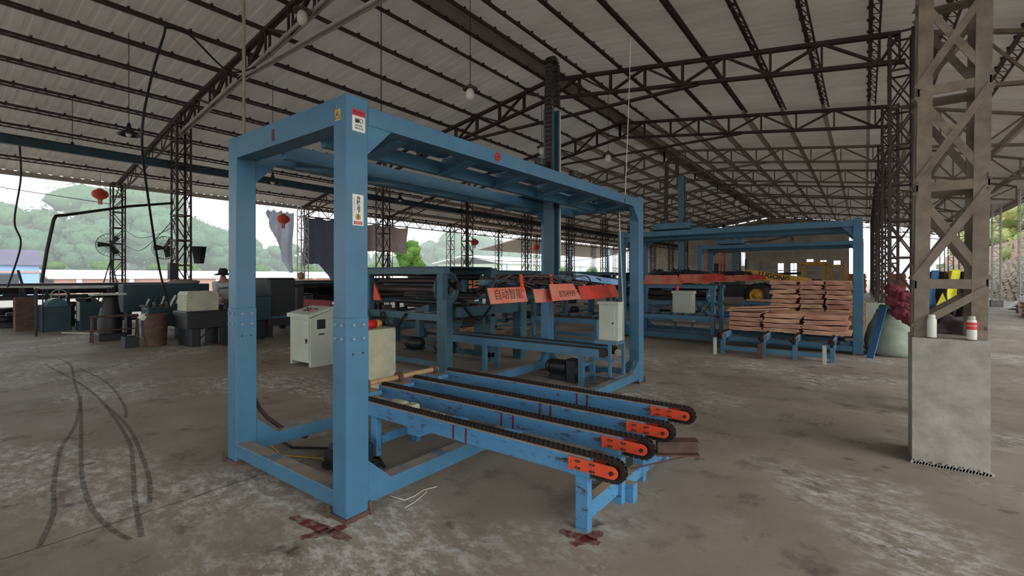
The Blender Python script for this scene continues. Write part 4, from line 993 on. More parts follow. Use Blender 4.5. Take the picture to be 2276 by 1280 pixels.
build(MB().bbox(-12.95, -12.1, 4.05, 5.25, .42, .80, .02), 'body', DARK, th); build(MB().bbox(-12.9, -12.15, 4.15, 4.35, 0, .42, .02), 'leg', DARK, th); build(MB().bbox(-12.9, -12.1, 4.7, 5.25, 0, .42, .02), 'leg', DARK, th)
build(MB().tube([(-12.3, 4.3, .1), (-12.1, 4.45, .3), (-12.2, 4.55, .42)], .02, 8), 'pipe', BLACK, th); build(MB().bbox(-12.8, -12.3, 4.9, 5.3, .8, .95, .03), 'motor', DARK, th)
build(MB().tube([(-12.0, 5.0, 0), (-12.0, 5.0, 1.15)], .022, 8), 'post', DKTEAL, th)
gb = thing('ribbed_metal_box', 'grey louvred metal box standing on the dark machine base', 'box', (-12.55, 4.42, .8))
mb = MB().prism([(4.12, .805), (4.78, .805), (4.78, 1.18), (4.74, 1.25), (4.16, 1.25), (4.12, 1.18)], 'x', -12.85, -12.3)
build(mb, 'housing', CREAM, gb)
for k in range(4): build(MB().box(-12.8, -12.35, 4.108, 4.122, .9+k*.07, .92+k*.07), 'louvre', CREAM, gb)
build(MB().cyl((-12.55, 4.45, 1.27), (0, 0, 1), .02, .04, 8), 'lifting_eye', DARK, gb)
th = thing('tall_bin', 'tall brown bin holding a long stick at far left', 'bin', (-19.8, 2.5, 0))
build(MB().bbox(-20.0, -19.6, 2.28, 2.72, 0, .98, .01), 'bin_body', RUST, th)
build(MB().tube([(-19.8, 2.55, .9), (-19.8, 2.45, 1.35), (-19.8, 2.36, 1.78)], .03, 8), 'stick', BLACK, th)
th = thing('arched_machine', 'dark blue machine with a rounded drum cover at far left', 'machine', (-19.1, 3.0, 0))
build(MB().bbox(-19.4, -18.8, 2.72, 3.35, 0, .72, .02), 'housing', DKTEAL, th); build(MB().cyl((-19.1, 3.05, .72), (1, 0, 0), .24, .56, 24), 'drum_cover', BLUED, th); build(MB().box(-18.82, -18.8, 2.72, 2.75, 0, 1.4), 'pole', STEEL, th)
th = thing('tool_cabinet', 'dark teal tool cabinet with a pale edge at far left', 'cabinet', (-18.6, 3.7, 0))
build(MB().bbox(-18.9, -18.4, 3.45, 3.95, 0, .85, .01), 'cabinet_body', DKTEAL, th); build(MB().box(-18.6, -18.38, 3.42, 3.45, .3, .85), 'door_edge', CABGREY, th)
build(crumple((-18.6, 3.6, .9), .12, (1.2, 1.6, .5), 8), 'tools', DARK, th)
th = thing('drum', 'small dark drum with a pale lid standing at the left picture edge', 'drum', (-21.4, 2.3, 0))
build(MB().lathe((-21.4, 2.3, 0), [(.22, 0), (.22, .55), (.24, .56), (.24, .6), (0, .6)], 20), 'drum_body', DARK, th); build(MB().cyl((-21.4, 2.3, .62), (0, 0, 1), .2, .03, 20), 'lid', CABGREY, th)
th = thing('steel_trough', 'long flat-sided dark teal trough behind the grinder', 'trough', (-16.3, 4.9, 0))
build(MB().bbox(-16.55, -16.1, 3.9, 6.0, .62, 1.38, .01), 'side_panel', DKTEAL, th)
for y in (4.0, 5.8): build(MB().bbox(-16.45, -16.2, y, y+.12, 0, .62, .01), 'leg', DARK, th)
th = thing('shelf_bench', 'dark bench with tools in front of the long teal trough', 'bench', (-15.3, 4.35, 0))
build(MB().bbox(-15.55, -15.05, 4.1, 5.0, .78, .84, .01), 'bench_top', DARK, th)
for y in (4.14, 4.9): build(MB().bbox(-15.5, -15.1, y, y+.07, 0, .78, .01), 'leg', DARK, th)
for k in range(5):
    y = 4.2+k*.17; build(MB().bar((-15.3, y, .84), (-15.25, y+.05, 1.0+.03*(k % 3)), .04, .04), 'tool', DARK if k % 2 else CABGREY, th)
st_ = thing('stepped_machine', 'big dark machine with a stepped canvas-covered back beside the left gantry post', 'machine', (-12.9, 6.6, 0))
for i, (ya, yb, z) in enumerate(((6.0, 6.75, 1.56), (6.7, 6.95, 1.35), (6.9, 7.2, 1.12), (7.15, 7.7, .9))): build(MB().bbox(-13.4, -12.4+i*.06, ya, yb, .3, z, .05), 'canvas_step', DARK, st_)
build(MB().bbox(-13.3, -12.3, 6.0, 7.7, .5, .56, .01), 'shelf', BLUED, st_)
for y in (6.05, 7.5): build(MB().bbox(-13.2, -12.5, y, y+.12, 0, .3, .01), 'leg', DARK, st_)
rm = thing('red_machine', 'low machine with a dark red top panel just behind the console', 'machine', (-10.2, 6.4, 0))
build(MB().bbox(-10.5, -9.6, 6.0, 6.7, 0, .92, .02), 'housing', CABGREY, rm); build(MB().bbox(-10.6, -9.5, 5.94, 6.0, .9, 1.06, .01), 'red_panel', REDCL, rm); build(MB().bbox(-9.75, -9.3, 6.3, 6.9, 0, 1.15, .02), 'side_unit', CABGREY, rm)

th = thing('rip_saw', 'dark saw frame with two upright posts and a hand wheel behind the tall brown bin', 'saw', (-20.6, 3.1, 0))
build(MB().bbox(-21.0, -20.3, 2.7, 3.7, 0, .7, .03), 'bed', DARK, th)
for y in (2.8, 3.05, 3.55): build(MB().bbox(-20.7, -20.6, y, y+.08, .7, 1.34, .01), 'upright', DKTEAL, th)
build(MB().lathe((-20.2, 3.3, 1.0), [(.17, -.02), (.2, -.02), (.2, .02), (.17, .02), (.17, -.02)], 24, 'x').bar((-20.2, 3.12, 1.0), (-20.2, 3.48, 1.0), .02, .02).bar((-20.2, 3.3, .82), (-20.2, 3.3, 1.18), .02, .02, (0, 1, 0)), 'hand_wheel', CABGREY, th)
th = thing('rail_frame', 'thin pale horizontal rail frame above the dark machines at far left', 'frame', (-18.3, 3.0, 0))
build(MB().bar((-18.3, 1.4, 1.32), (-18.3, 4.2, 1.30), .06, .05), 'long_rail', CABGREY, th); build(MB().bar((-17.7, 2.4, 1.28), (-17.7, 4.0, 1.27), .05, .04), 'long_rail', CABGREY, th)
for y in (2.5, 3.3, 3.95): build(MB().bar((-18.3, y, 1.3), (-17.7, y+.05, 1.27), .05, .03), 'cross_rail', CABGREY, th)
for x, y in ((-18.3, 1.5), (-18.3, 4.1), (-17.7, 2.45), (-17.7, 3.95)): build(MB().bar((x, y, 0), (x, y, 1.28), .05, .05), 'leg', DARK, th)
th = thing('wood_lathe', 'dark lathe with levers and knobs between the grinder and the brown bin', 'lathe', (-14.2, 4.1, 0))
build(MB().bbox(-14.45, -13.95, 3.85, 4.75, .35, .82, .03), 'bed', DKTEAL, th)
for y in (3.9, 4.55): build(MB().bbox(-14.4, -14.0, y, y+.14, 0, .35, .02), 'foot', DARK, th)
for k in range(6): build(MB().bbox(-14.3+.02*k, -14.15+.02*k, 3.9+k*.13, 3.99+k*.13, .82, .9+.05*(k*k % 4), .02), 'head_block', [DARK, DKTEAL, STEEL][k % 3], th)
build(MB().bar((-14.1, 4.35, .82), (-14.0, 4.45, 1.12), .03, .05), 'lever', CABGREY, th)
th = thing('control_desk', 'dark control desk on a post between the grey louvred box and the person', 'desk', (-12.4, 5.5, 0))
build(MB().bbox(-12.7, -12.2, 5.3, 6.0, .5, 1.1, .03), 'desk_body', DKTEAL, th); build(MB().bbox(-12.55, -12.35, 5.4, 5.9, 0, .5, .01), 'post', DARK, th); build(MB().bar((-12.5, 5.35, 1.1), (-12.3, 5.6, 1.24), .25, .05), 'sloping_panel', DARK, th)
th = thing('canvas_cover', 'pale brown cloth cover lying on the long teal trough', 'cover', (-16.3, 5.4, 1.38))
build(crumple((-16.3, 5.4, 1.42), .26, (.8, 1.6, .3), 33, .12), 'folds', CLOTHB, th)
single(MB().bbox(-12.2, -11.6, 4.6, 5.4, 0, .03, .01), 'floor_plate', RUST, 'flat rusty plate lying on the floor in front of the dark machine base', 'plate')
single(MB().tube([(-18.0, 3.0, .02), (-16.8, 3.6, .02), (-15.8, 3.75, .02)], .02, 8), 'floor_pipe', CABGREY, 'thin pale pipe lying on the floor behind the grinder', 'pipe')
roller_machine('dark veneer line between the left columns, right of the stepped machine', (-14.3, 9.6, 0), 4.6, 1.2, 1.36, math.pi/2, DARK, 18, roll=3, zmid=.9)
th = thing('wall_switch_box', 'small dark box fixed on the left gantry side of the nearest left-row column', 'box', (-16.7, 5.2, 1.6))
build(MB().bbox(-16.72, -16.5, 5.1, 5.3, 1.5, 2.0, .01), 'housing', DARK, th)

# person in a wide hat behind the grey box machine
pe = thing('person', 'person in a black wide-brimmed hat and grey shirt, head bowed over the machine', 'person', (-13.6, 5.42, 0))
def skin_body(name, verts, edges, radii, m, parent, lvl=2):
    me = bpy.data.meshes.new(name); me.from_pydata([tuple(Vector(v)-ORG[parent.name]) for v in verts], edges, []); o = bpy.data.objects.new(name, me); COL.objects.link(o); o.parent = parent; ORG[o.name] = ORG[parent.name]
    o.modifiers.new('s', 'SKIN'); sv = me.skin_vertices[0].data
    for i, r in enumerate(radii): sv[i].radius = r if isinstance(r, tuple) else (r, r)
    sv[0].use_root = True
    sd = o.modifiers.new('d', 'SUBSURF'); sd.levels = lvl; sd.render_levels = lvl
    dg = bpy.context.evaluated_depsgraph_get(); m2 = bpy.data.meshes.new_from_object(o.evaluated_get(dg)); o.modifiers.clear(); o.data = m2
    m2.materials.clear(); m2.materials.append(m)
    for p in m2.polygons: p.use_smooth = True
    return o
cx, cy = -13.6, 5.42
V = [(cx,cy,.92),(cx,cy,1.12),(cx+.03,cy-.02,1.34),(cx+.06,cy-.04,1.46),(cx+.10,cy-.06,1.54),(cx+.13,cy-.08,1.63),
     (cx,cy-.1,.9),(cx+.02,cy-.11,.5),(cx,cy-.11,.08),(cx+.12,cy-.13,.04),(cx,cy+.1,.9),(cx+.02,cy+.11,.5),(cx,cy+.11,.08),(cx+.12,cy+.1,.04),
     (cx+.05,cy-.2,1.4),(cx+.15,cy-.27,1.15),(cx+.36,cy-.22,1.05),(cx+.44,cy-.2,1.03),(cx+.05,cy+.17,1.4),(cx+.15,cy+.24,1.15),(cx+.36,cy+.18,1.05),(cx+.44,cy+.16,1.03)]
Eg = [(0,1),(1,2),(2,3),(3,4),(4,5),(0,6),(6,7),(7,8),(8,9),(0,10),(10,11),(11,12),(12,13),(3,14),(14,15),(15,16),(16,17),(3,18),(18,19),(19,20),(20,21)]
skin_body('body', V, Eg, [.14,.13,.15,.09,.055,.10,.09,.06,.045,.035,.09,.06,.045,.035,.06,.045,.032,.03,.06,.045,.032,.03], SKIN, pe)
skin_body('shirt', [V[0],V[1],V[2],(cx+.05,cy-.03,1.43),V[14],V[15],(cx+.3,cy-.24,1.08),V[18],V[19],(cx+.3,cy+.2,1.08)], [(0,1),(1,2),(2,3),(3,4),(4,5),(5,6),(3,7),(7,8),(8,9)], [(.17,.2),.17,.18,.11,.085,.065,.05,.085,.065,.05], SHIRT, pe)
skin_body('trousers', [(cx,cy,.86),(cx,cy-.1,.8),(cx+.02,cy-.11,.5),(cx,cy-.11,.12),(cx,cy+.1,.8),(cx+.02,cy+.11,.5),(cx,cy+.11,.12)], [(0,1),(1,2),(2,3),(0,4),(4,5),(5,6)], [.15,.12,.085,.07,.12,.085,.07], REDCL, pe)
build(MB().lathe((cx+.14, cy-.08, 1.655), [(0, .16), (.07, .155), (.105, .11), (.115, .03), (.19, .0), (.21, -.03), (.19, -.02), (.11, .0), (0, 0)], 20), 'hat', HAIR, pe)
for s in (-.2, .16):
    fm = MB()
    for k in range(5): fm.tube([(cx+.44, cy+s+(k-2)*.016, 1.03), (cx+.50, cy+s+(k-2)*.019, 1.02), (cx+.53-.008*abs(k-2), cy+s+(k-2)*.02, .995)], .008, 6)
    build(fm, 'fingers', SKIN, pe)

# fans
def fan(label, c, axis, r, legs):
    t = thing('industrial_fan', label, 'fan', (c[0], c[1], 0 if legs else c[2])); a = Vector(axis).normalized(); u = a.cross(Vector((0, 0, 1))).normalized(); v = u.cross(a); c = Vector(c)
    mb = MB()
    for off in (-.07, .07): mb.tube([c+a*off*.6+(u*math.cos(k*math.pi/16)+v*math.sin(k*math.pi/16))*r for k in range(33)], .008, 5)
    for k in range(24):
        w = u*math.cos(k*math.pi/12)+v*math.sin(k*math.pi/12)
        for off in (-.1, .1): mb.tube([c+a*off+w*.08, c+a*off*.9+w*r*.6, c+a*off*.5+w*r], .0035, 4)
    for rr in (.35, .65):
        for off in (-.1, .1): mb.tube([c+a*off*.95+(u*math.cos(k*math.pi/12)+v*math.sin(k*math.pi/12))*r*rr for k in range(25)], .003, 4)
    build(mb, 'cage', DARK, t)
    for k in range(3):
        w = u*math.cos(k*2.094)+v*math.sin(k*2.094); w2 = a.cross(w)
        p = [c+w*.05-w2*.05+a*.03, c+w*r*.85-w2*.12+a*.05, c+w*r*.9+w2*.08-a*.03, c+w*.05+w2*.05-a*.03]
        build(MB().add([q for q in p]+[q+a*.004 for q in p], [(0,1,2,3),(7,6,5,4),(0,4,5,1),(1,5,6,2),(2,6,7,3),(3,7,4,0)]), 'blade', DARK, t)
    build(MB().cyl(c-a*.14, a, .08, .2, 16), 'motor', DARK, t)
    if legs:
        build(MB().tube([c-a*.14, c-a*.14-Vector((0, 0, r+.1))], .02, 8), 'neck', DARK, t)
        top = c-a*.14-Vector((0, 0, r+.05))
        for k in range(3):
            q = Vector((top.x+.55*math.cos(k*2.094+.6), top.y+.55*math.sin(k*2.094+.6), 0)); build(MB().tube([top, q], .02, 8), 'leg', DARK, t)
    else: build(MB().tube([c-a*.14, Vector((-17.24, 5.5, c.z-.03))], .02, 8), 'bracket', DARK, t)
fan('large caged fan on tall splayed legs in front of the eaves column at far left', (-22.8, 5.15, 2.78), (.9, -.3, 0), .43, True)
fan('caged fan fixed to the nearest left-row column', (-17.75, 5.35, 2.5), (.75, -.75, 0), .36, False)

# lanterns, lamps
def lantern(label, x, y, z, r, zt):
    t = thing('paper_lantern', label, 'lantern', (x, y, z-r*1.6), 'red lanterns hung along the left side')
    prof = [(.3*r, -.78*r)]+[(r*math.sin(a), -.75*r*math.cos(a)) for a in [math.pi*(.12+.76*k/12) for k in range(13)]]+[(.3*r, .78*r)]
    build(MB().lathe((x, y, z), prof, 18), 'silk_body', LANT, t)
    build(MB().cyl((x, y, z+.8*r), (0, 0, 1), .34*r, .12*r, 14), 'top_ring', YSIGN, t); build(MB().cyl((x, y, z-.8*r), (0, 0, 1), .34*r, .12*r, 14), 'bottom_ring', YSIGN, t)
    ts = MB()
    for k in range(10): ts.tube([(x+.2*r*math.cos(k*.63), y+.2*r*math.sin(k*.63), z-.85*r), (x+.24*r*math.cos(k*.63), y+.24*r*math.sin(k*.63), z-1.5*r)], .03*r, 4)
    build(ts, 'tassel', RED, t); build(MB().tube([(x, y, z+.85*r), (x, y, rz(x)-.02)], .006, 5), 'cord', DARK, t)
lantern('red lantern hanging at the eaves beside the column at far left', -23.3, 4.95, 4.72, .26, 5.1)
lantern('faded red lantern hanging in front of the light grey tarpaulin', -23.0, 11.85, 4.42, .3, 5.2)
lantern('small red lantern right of the second left-row column', -22.9, 26.0, 4.1, .3, 5.2)
lantern('small red lantern hanging left of the blue lifting mast', -22.9, 34.0, 4.1, .33, 5.2)
lantern('distant red lantern near the far gantry post', -22.9, 58.0, 4.0, .4, 5.2)
def lamp(label, x, y, z, zt, black=False, s=1.0):
    t = thing('pendant_lamp', label, 'lamp', (x, y, z-.15), 'pendant lamps under the roof')
    build(MB().tube([(x, y, z+.12*s), (x, y, zt)], .008, 6), 'rod', DARK, t)
    if black:
        build(MB().lathe((x, y, z), [(.03*s, .24*s), (.05*s, .14*s), (.09*s, .06*s), (.22*s, -.03*s), (.23*s, -.05*s), (.2*s, -.04*s), (.07*s, .04*s), (0, .1*s)], 20), 'shade', DARK, t)
        build(MB().sphere((x, y, z-.02*s), .07*s, 12), 'bulb', BULB, t)
    else:
        build(MB().lathe((x, y, z), [(.02*s, .14*s), (.06*s, .1*s), (.15*s, .05*s), (.155*s, .02*s), (.13*s, .03*s), (0, .06*s)], 20), 'shade', LAMPM, t)
        build(MB().lathe((x, y, z), [(.05*s, .04*s), (.085*s, -.02*s), (.085*s, -.15*s), (.05*s, -.2*s), (0, -.21*s)], 16), 'bulb', BULB, t)
lamp('pendant lamp with a frosted jar bulb hanging above the middle of the near gantry', -6.5, 7.24, 5.42, rz(-6.5)-.05)
lamp('black cone pendant lamp on a long rod at upper left', -14.0, 3.5, 5.0, rz(-14)-.05, True)
lamp('black cone pendant lamp near the runway beam at far left', -17.9, 3.2, 5.15, rz(-17.9)-.05, True)
lamp('frosted jar lamp tucked under the near roof truss', -9.5, 5.3, 7.15, rz(-9.5)-.05, s=1.2)
lamp('white jar lamp hanging right of the near lifting mast', -7.0, 14.8, 5.7, rz(-7)-.05, s=1.2)
lamp('pendant lamp hanging left of the near lifting mast behind the first truss', -9.3, 14.2, 6.2, rz(-9.3)-.05, s=1.2)
lamp('black cone lamp seen through the near gantry, left of its near post', -14.0, 6.9, 4.4, rz(-14)-.05, True)
lamp('black cone lamp beyond the near gantry post', -15.5, 12.9, 4.8, rz(-15.5)-.05, True)
lamp('jar lamp far down the hall above the wheel loader', -6.0, 30.0, 6.0, rz(-6)-.05, s=1.4)

# tarpaulins
def cloth(label, x, ya, yb, zt, prof, m, seed, name='tarpaulin'):
    r = random.Random(seed); n, k = 40, 12; vs = []; a, b = r.uniform(0, 6), r.uniform(0, 6)
    for i in range(n+1):
        t = i/n; y = ya+(yb-ya)*t; zb = None
        for (t0, z0_), (t1, z1_) in zip(prof, prof[1:]):
            if t0 <= t <= t1+1e-9: zb = z0_+(z1_-z0_)*(t-t0)/(t1-t0); break
        zb += r.uniform(-.05, .05)
        for j in range(k+1):
            s = j/k; vs.append((x+.10*math.sin(14*t+a+s)*(.3+s)+.05*math.sin(31*t+b), y+.05*math.sin(6*s+a), zt+(zb-zt)*s-.12*math.sin(math.pi*(t*4 % 1))*(1-s)))
    mb = MB().add(vs, [(i*(k+1)+j, (i+1)*(k+1)+j, (i+1)*(k+1)+j+1, i*(k+1)+j+1) for i in range(n) for j in range(k)], True)
    o = single(mb, name, m, label, 'tarpaulin', 'tarpaulins hung at the left eaves')
    return o
cloth('light grey tarpaulin gathered to the white eaves column, left part', -24.0, 11.5, 12.90, 5.0, [(0, 4.6), (.25, 3.8), (.55, 2.6), (.85, 1.75), (1, 1.9)], CLOTH, 1)
cloth('torn dark blue grey tarpaulin right of the white eaves column', -24.0, 13.45, 17.2, 4.85, [(0, 2.2), (.25, 2.3), (.4, 1.7), (.46, 1.2), (.55, 1.9), (.75, 2.3), (1, 3.2)], CLOTHD, 2)
cloth('brown dusty tarpaulin with a scalloped edge hung over the dark one', -23.2, 14.9, 19.9, 4.7, [(0, 2.9), (.3, 2.95), (.5, 3.1), (1, 3.0)], CLOTHB, 3)

# cables, pipes, ropes
for pts, rd, m, lab, nm in (
    ([(-17, 5.3, 3.84), (-16, 4.0, 3.5), (-15.3, 2.6, 3.06), (-15.0, 2.40, 3.0), (-15.0, 2.36, 2.9), (-15.0, 2.25, 2.2), (-15.0, 2.16, 1.45)], .035, BLACK, 'thick black hose bent down from the left column to the machines', 'air_hose'),
    ([(-12, 5.5, 6.75), (-11.3, 4.6, 6.15), (-10.3, 3.5, 6.2), (-10, 3.05, 6.05), (-10, 3.0, 5.9), (-10, 2.8, 5.0), (-10, 2.68, 4.0), (-10.8, 3.0, 3.0), (-12, 3.52, 1.75), (-12.3, 3.8, .9)], .02, BLACK, 'thick black cable drooping from the roof to the grey box machine', 'power_cable'),
    ([(-17.36, 2.1, 4.94), (-17.2, 2.1, 4.1), (-17.3, 2.0, 3.0), (-17.2, 2.1, 2.4), (-17.5, 1.9, 1.32)], .02, BLACK, 'black cable hanging at the left picture edge', 'power_cable'),
    ([(-23.4, -1, 5.2), (-23.4, 2.5, 4.6), (-23.4, 5.3, 4.4)], .012, BLACK, 'thin sagging wire along the left eaves', 'wire'),
    ([(-23.2, 5.6, 3.5), (-21, 5.5, 3.0), (-19, 5.5, 3.0), (-17.2, 5.5, 3.2)], .012, BLACK, 'sagging wire between the two columns at far left', 'wire'),
    ([(-23.2, 5.6, 2.9), (-20.5, 5.4, 2.5), (-18.6, 5.4, 2.9), (-17.2, 5.5, 3.5)], .012, BLACK, 'lower looping wire between the two columns at far left', 'wire'),
    ([(-4.3, 1.87, 2.79), (-4.3, 1.87, 5.0), (-4.3, 1.87, rz(-4.3)-.05)], .014, COLST, 'straight conduit rising from the left gantry corner to the roof', 'conduit'),
    ([(-2.8, 6.7, 5.16), (-2.84, 6.7, 4.0), (-2.89, 6.7, 2.8)], .006, WHITE, 'thin white cord hanging down to the far end of the near gantry', 'cord'),
    ([(-3.11, 6.98, 2.6), (-3.09, 7.0, 1.9), (-3.05, 7.0, 1.0), (-3.04, 7.0, .0)], .009, WHITE, 'white rod hanging beside the far gantry post', 'rod'),
    ([(-8.3, 6.4, 4.7), (-8.3, 6.4, 6.3), (-8.3, 6.4, 8.2)], .01, BLACK, 'black wire hanging from the ridge over the lifting mast', 'wire'),
    ([(-16.8, 19, 2.6), (-15.5, 20.5, 2.4), (-13, 23.5, 2.5), (-11, 26, 3.0)], .015, BLACK, 'wire sagging between the columns behind the red flaps', 'wire')):
    single(MB().tube(smooth(pts) if len(pts) > 3 and 'hose' not in nm else pts, rd, 8), nm, m, lab, 'cable' if 'cable' in nm or 'wire' in nm else nm.replace('_', ' '))
single(MB().prism([(-4.3+1.5*k/14, 2.785+.0+.16*math.sin(math.pi*k/14)) for k in range(15)]+[(-2.8-1.5*k/14, 2.786+.11*math.sin(math.pi*(14-k)/14)*1.0) for k in range(1, 14)], 'y', 2.25, 2.34), 'cable_track', DARK, 'black arched cable track on top of the near gantry', 'cable track')
hat = thing('straw_hat', 'round tan straw hat hanging low on the white eaves column', 'hat', (-23.36, 12.98, 1.5))
build(MB().lathe((-23.36, 12.98, 1.62), [(0, .12), (.06, .1), (.09, .02), (.2, -.02), (.2, -.03), (.09, 0), (0, .1)], 20, 'x'), 'weave', BAMBOO, hat)
single(MB().lathe((-16.6, 5.9, 2.0), [(.13, 0), (.2, .5), (.22, .52), (.2, .5), (.12, .02), (0, .02)], 14), 'metal_funnel', DARK, 'dark metal bucket hung beside the nearest left-row column', 'bucket')
sp1 = thing('loudspeaker_box', 'small dark speaker box hung under the roof left of the near gantry post', 'speaker', (-17.0, 11.5, 4.6))
build(MB().bbox(-17.45, -17.12, 11.4, 11.75, 4.6, 4.955, .02), 'enclosure', BLACK, sp1)

# ------------------------------------------------------------------ right side: cans, rack, sack
def spray(label, x, y, cap, band):
    t = thing('spray_can', label, 'spray can', (x, y, 1.076), 'spray cans on the concrete pedestal')
    build(MB().lathe((x, y, 1.076), [(0, 0), (.03, 0), (.032, .004), (.032, .15), (.027, .165), (.022, .17), (0, .17)], 20), 'can_body', WHITE, t)
    build(MB().lathe((x, y, 1.246), [(.024, 0), (.024, .02), (.02, .028), (0, .028)], 16), 'cap', cap, t)
    if band:
        bm = MB().lathe((x, y, 1.076), [(.0325, .088), (.0325, .148)], 24); build(bm, 'red_label', RED, t)
        build(MB().lathe((x, y, 1.076), [(.033, .118), (.033, .122)], 24), 'label_print', WHITE, t)
    build(MB().lathe((x, y, 1.076), [(.0326, .0), (.0326, .008)], 24), 'base_ring', RUST, t)
spray('plain white spray can on the left of the concrete pedestal', .455, 5.345, WHITE, False)
spray('white spray can with a red label on the right of the concrete pedestal', .70, 5.345, CABGREY, True)
rk = thing('hanging_rack', 'dark rubber mats draped over a bar just behind the near lattice column', 'rack', (.9, 7.9, 0))
for x in (.52, 1.12): build(MB().bar((x, 7.9, 0), (x, 7.9, 1.62), .04, .04), 'post', STEEL, rk)
build(MB().bar((.5, 7.9, 1.62), (1.14, 7.9, 1.62), .04, .04), 'bar', STEEL, rk)
def drape(parent, x0, x1, y, zt, zb, m, name, seed, amp=.03, label=None, cat=None, fr=20):
    vs = []; n, k = 24, 10; r = random.Random(seed); a = r.uniform(0, 6)
    for i in range(n+1):
        t = i/n
        for j in range(-3, k+1):
            if j < 0: p = (x0+(x1-x0)*t, y+.05*(-j)/3, zt-.12*(-j)/3 if j < -0 else zt)
            else: s = j/k; p = (x0+(x1-x0)*t+.02*math.sin(5*s+a), y-.03-amp*math.sin(fr*t+a+2*s)*(.4+s), zt+(zb-zt)*s+.04*math.sin(fr*.45*t+a)*s)
            vs.append(p)
    w = k+4
    mb = MB().add(vs, [(i*w+j, i*w+j+1, (i+1)*w+j+1, (i+1)*w+j) for i in range(n) for j in range(w-1)], True)
    o = build(mb, name, m, parent) if parent else single(mb, name, m, label, cat)
    md = o.modifiers.new('thickness', 'SOLIDIFY'); md.thickness = .012; return o
drape(rk, .50, .92, 7.9, 1.66, .9, DKBROWN, 'rubber_mat', 1); drape(rk, .86, 1.14, 7.88, 1.655, 1.0, DKBROWN, 'rubber_mat', 2, .04)
drape(None, .64, .71, 7.80, 1.675, 1.18, BSTRAP, 'blue_strap', 3, .01, 'blue strap hanging over the dark rubber mats', 'strap', fr=3)
drape(None, .82, .90, 7.79, 1.68, 1.2, BRIGHTY, 'yellow_strap', 4, .02, 'long bright yellow strap hanging over the dark rubber mats', 'strap', fr=3)
single(MB().prism([(.70, 1.25), (.755, 1.40), (.81, 1.25), (.775, 1.10), (.73, 1.14)], 'y', 7.72, 7.73), 'yellow_cloth', BRIGHTY, 'folded yellow strap end at the foot of the long yellow strap', 'strap')
bn = thing('rag_heap', 'heap of dark rags in a dark tub behind the concrete pedestal', 'rags', (.76, 7.3, 0))
build(MB().lathe((.76, 7.3, 0), [(.15, 0), (.19, .9), (.2, .92), (.18, .9), (0, .85)], 20), 'tub', DARK, bn); build(crumple((.76, 7.3, 1.0), .2, (1, 1, .7), 7, .45), 'rags', DKBROWN, bn)
sk = thing('woven_sack', 'full pale green woven sack on the floor beside the second gantry post', 'sack', (.42, 12.3, 0))
mb = MB().lathe((.42, 12.3, 0), [(0, 0), (.34, 0), (.42, .08), (.43, .3), (.36, .6), (.27, .82), (.2, .9), (0, .88)], 26)
mb.v = [(p[0]+.02*math.sin(9*p[2]+p[1]*20), p[1]+.02*math.sin(11*p[2]+p[0]*18), p[2]) for p in mb.v]
build(mb, 'sack_body', SACK, sk); build(crumple((.42, 12.2, .93), .2, (1, 1, .5), 9), 'green_contents', RAGG, sk)
rgm = MB()
for k in range(9):
    q = crumple((.42+.07*(k % 3)+.02*k, 11.66+.03*(k % 2), 1.36-.075*k), .1+.012*(k % 4), (1.2, .8, .9), 50+k, .3, 20); rgm.add(q.v, q.f, True)
rg = single(rgm, 'maroon_cloth', RAG, 'bunch of maroon cloth hung above the woven sack', 'cloth')
hk = single(MB().bar((.36, 11.7, 1.36), (.44, 12.75, 1.5), .03, .03), 'hook_bar', STEEL, 'brown bar holding the maroon cloth off the column', 'bar')
single(MB().bar((.08, 11.55, 0), (.30, 12.0, .98), .12, .03), 'blue_board', BSTRAP, 'blue board leaning beside the second gantry post', 'board')
single(MB().bar((-.9, 13.5, .1), (-.25, 11.55, .34), .14, .05), 'rusty_bar', RUST, 'rusty flat bar leaning against the second gantry ground beam', 'bar')
single(MB().bbox(.0, .9, 14.5, 14.55, 0, .95, .01), 'pale_board', CABGREY, 'pale grey board standing behind the second gantry post', 'board')

# ------------------------------------------------------------------ wheel loader, yellow machine
wl_ = thing('wheel_loader', 'yellow and orange wheel loader with a lettered arm parked beyond the stacks', 'wheel loader', (-6, 28, 0))
def wheel(t, x, y, r, w=.38):
    prof = [(r*.55, -w/2), (r*.9, -w/2), (r, -w*.35), (r, w*.35), (r*.9, w/2), (r*.55, w/2)]
    tb = MB().lathe((x, y, r), prof, 28, 'y')
    for k in range(18):
        a = k*math.pi/9; tb.bar((x+r*math.cos(a), y-w*.45, r+r*math.sin(a)), (x+r*math.cos(a+.1), y+w*.45, r+r*math.sin(a+.1)), .07, .05, (math.cos(a), 0, math.sin(a)))
    wt = build(tb, 'tyre', BLACK, t); build(MB().lathe((x, y, r), [(0, -w*.3), (r*.3, -w*.32), (r*.34, -w*.2), (r*.5, -w*.18), (r*.58, -w*.42), (r*.6, w*.4), (0, w*.3)], 24, 'y'), 'rim', YELLOW, wt)
for x in (-4.45, -7.9):
    for y in (27.1, 28.9): wheel(wl_, x, y, .62)
build(MB().bbox(-9.0, -6.9, 27.3, 28.7, .6, 1.6, .05), 'engine_cover', YELLOW, wl_)
build(MB().bbox(-6.9, -4.9, 27.35, 28.65, .5, 1.15, .04), 'chassis', DARK, wl_)
cb_ = build(MB().bbox(-7.3, -5.2, 27.35, 28.65, 2.92, 3.05, .03), 'cab_roof', ORANGE, wl_)
for x in (-7.25, -6.35, -5.35):
    for y in (27.4, 28.55): build(MB().bar((x, y, 1.15), (x-.0 if x > -6 else x, y, 2.93), .1, .08), 'cab_pillar', ORANGE if x < -6 else DKTEAL, wl_)
build(MB().bbox(-7.2, -5.3, 27.42, 28.58, 1.1, 1.75, .02), 'cab_body', DKTEAL, wl_)
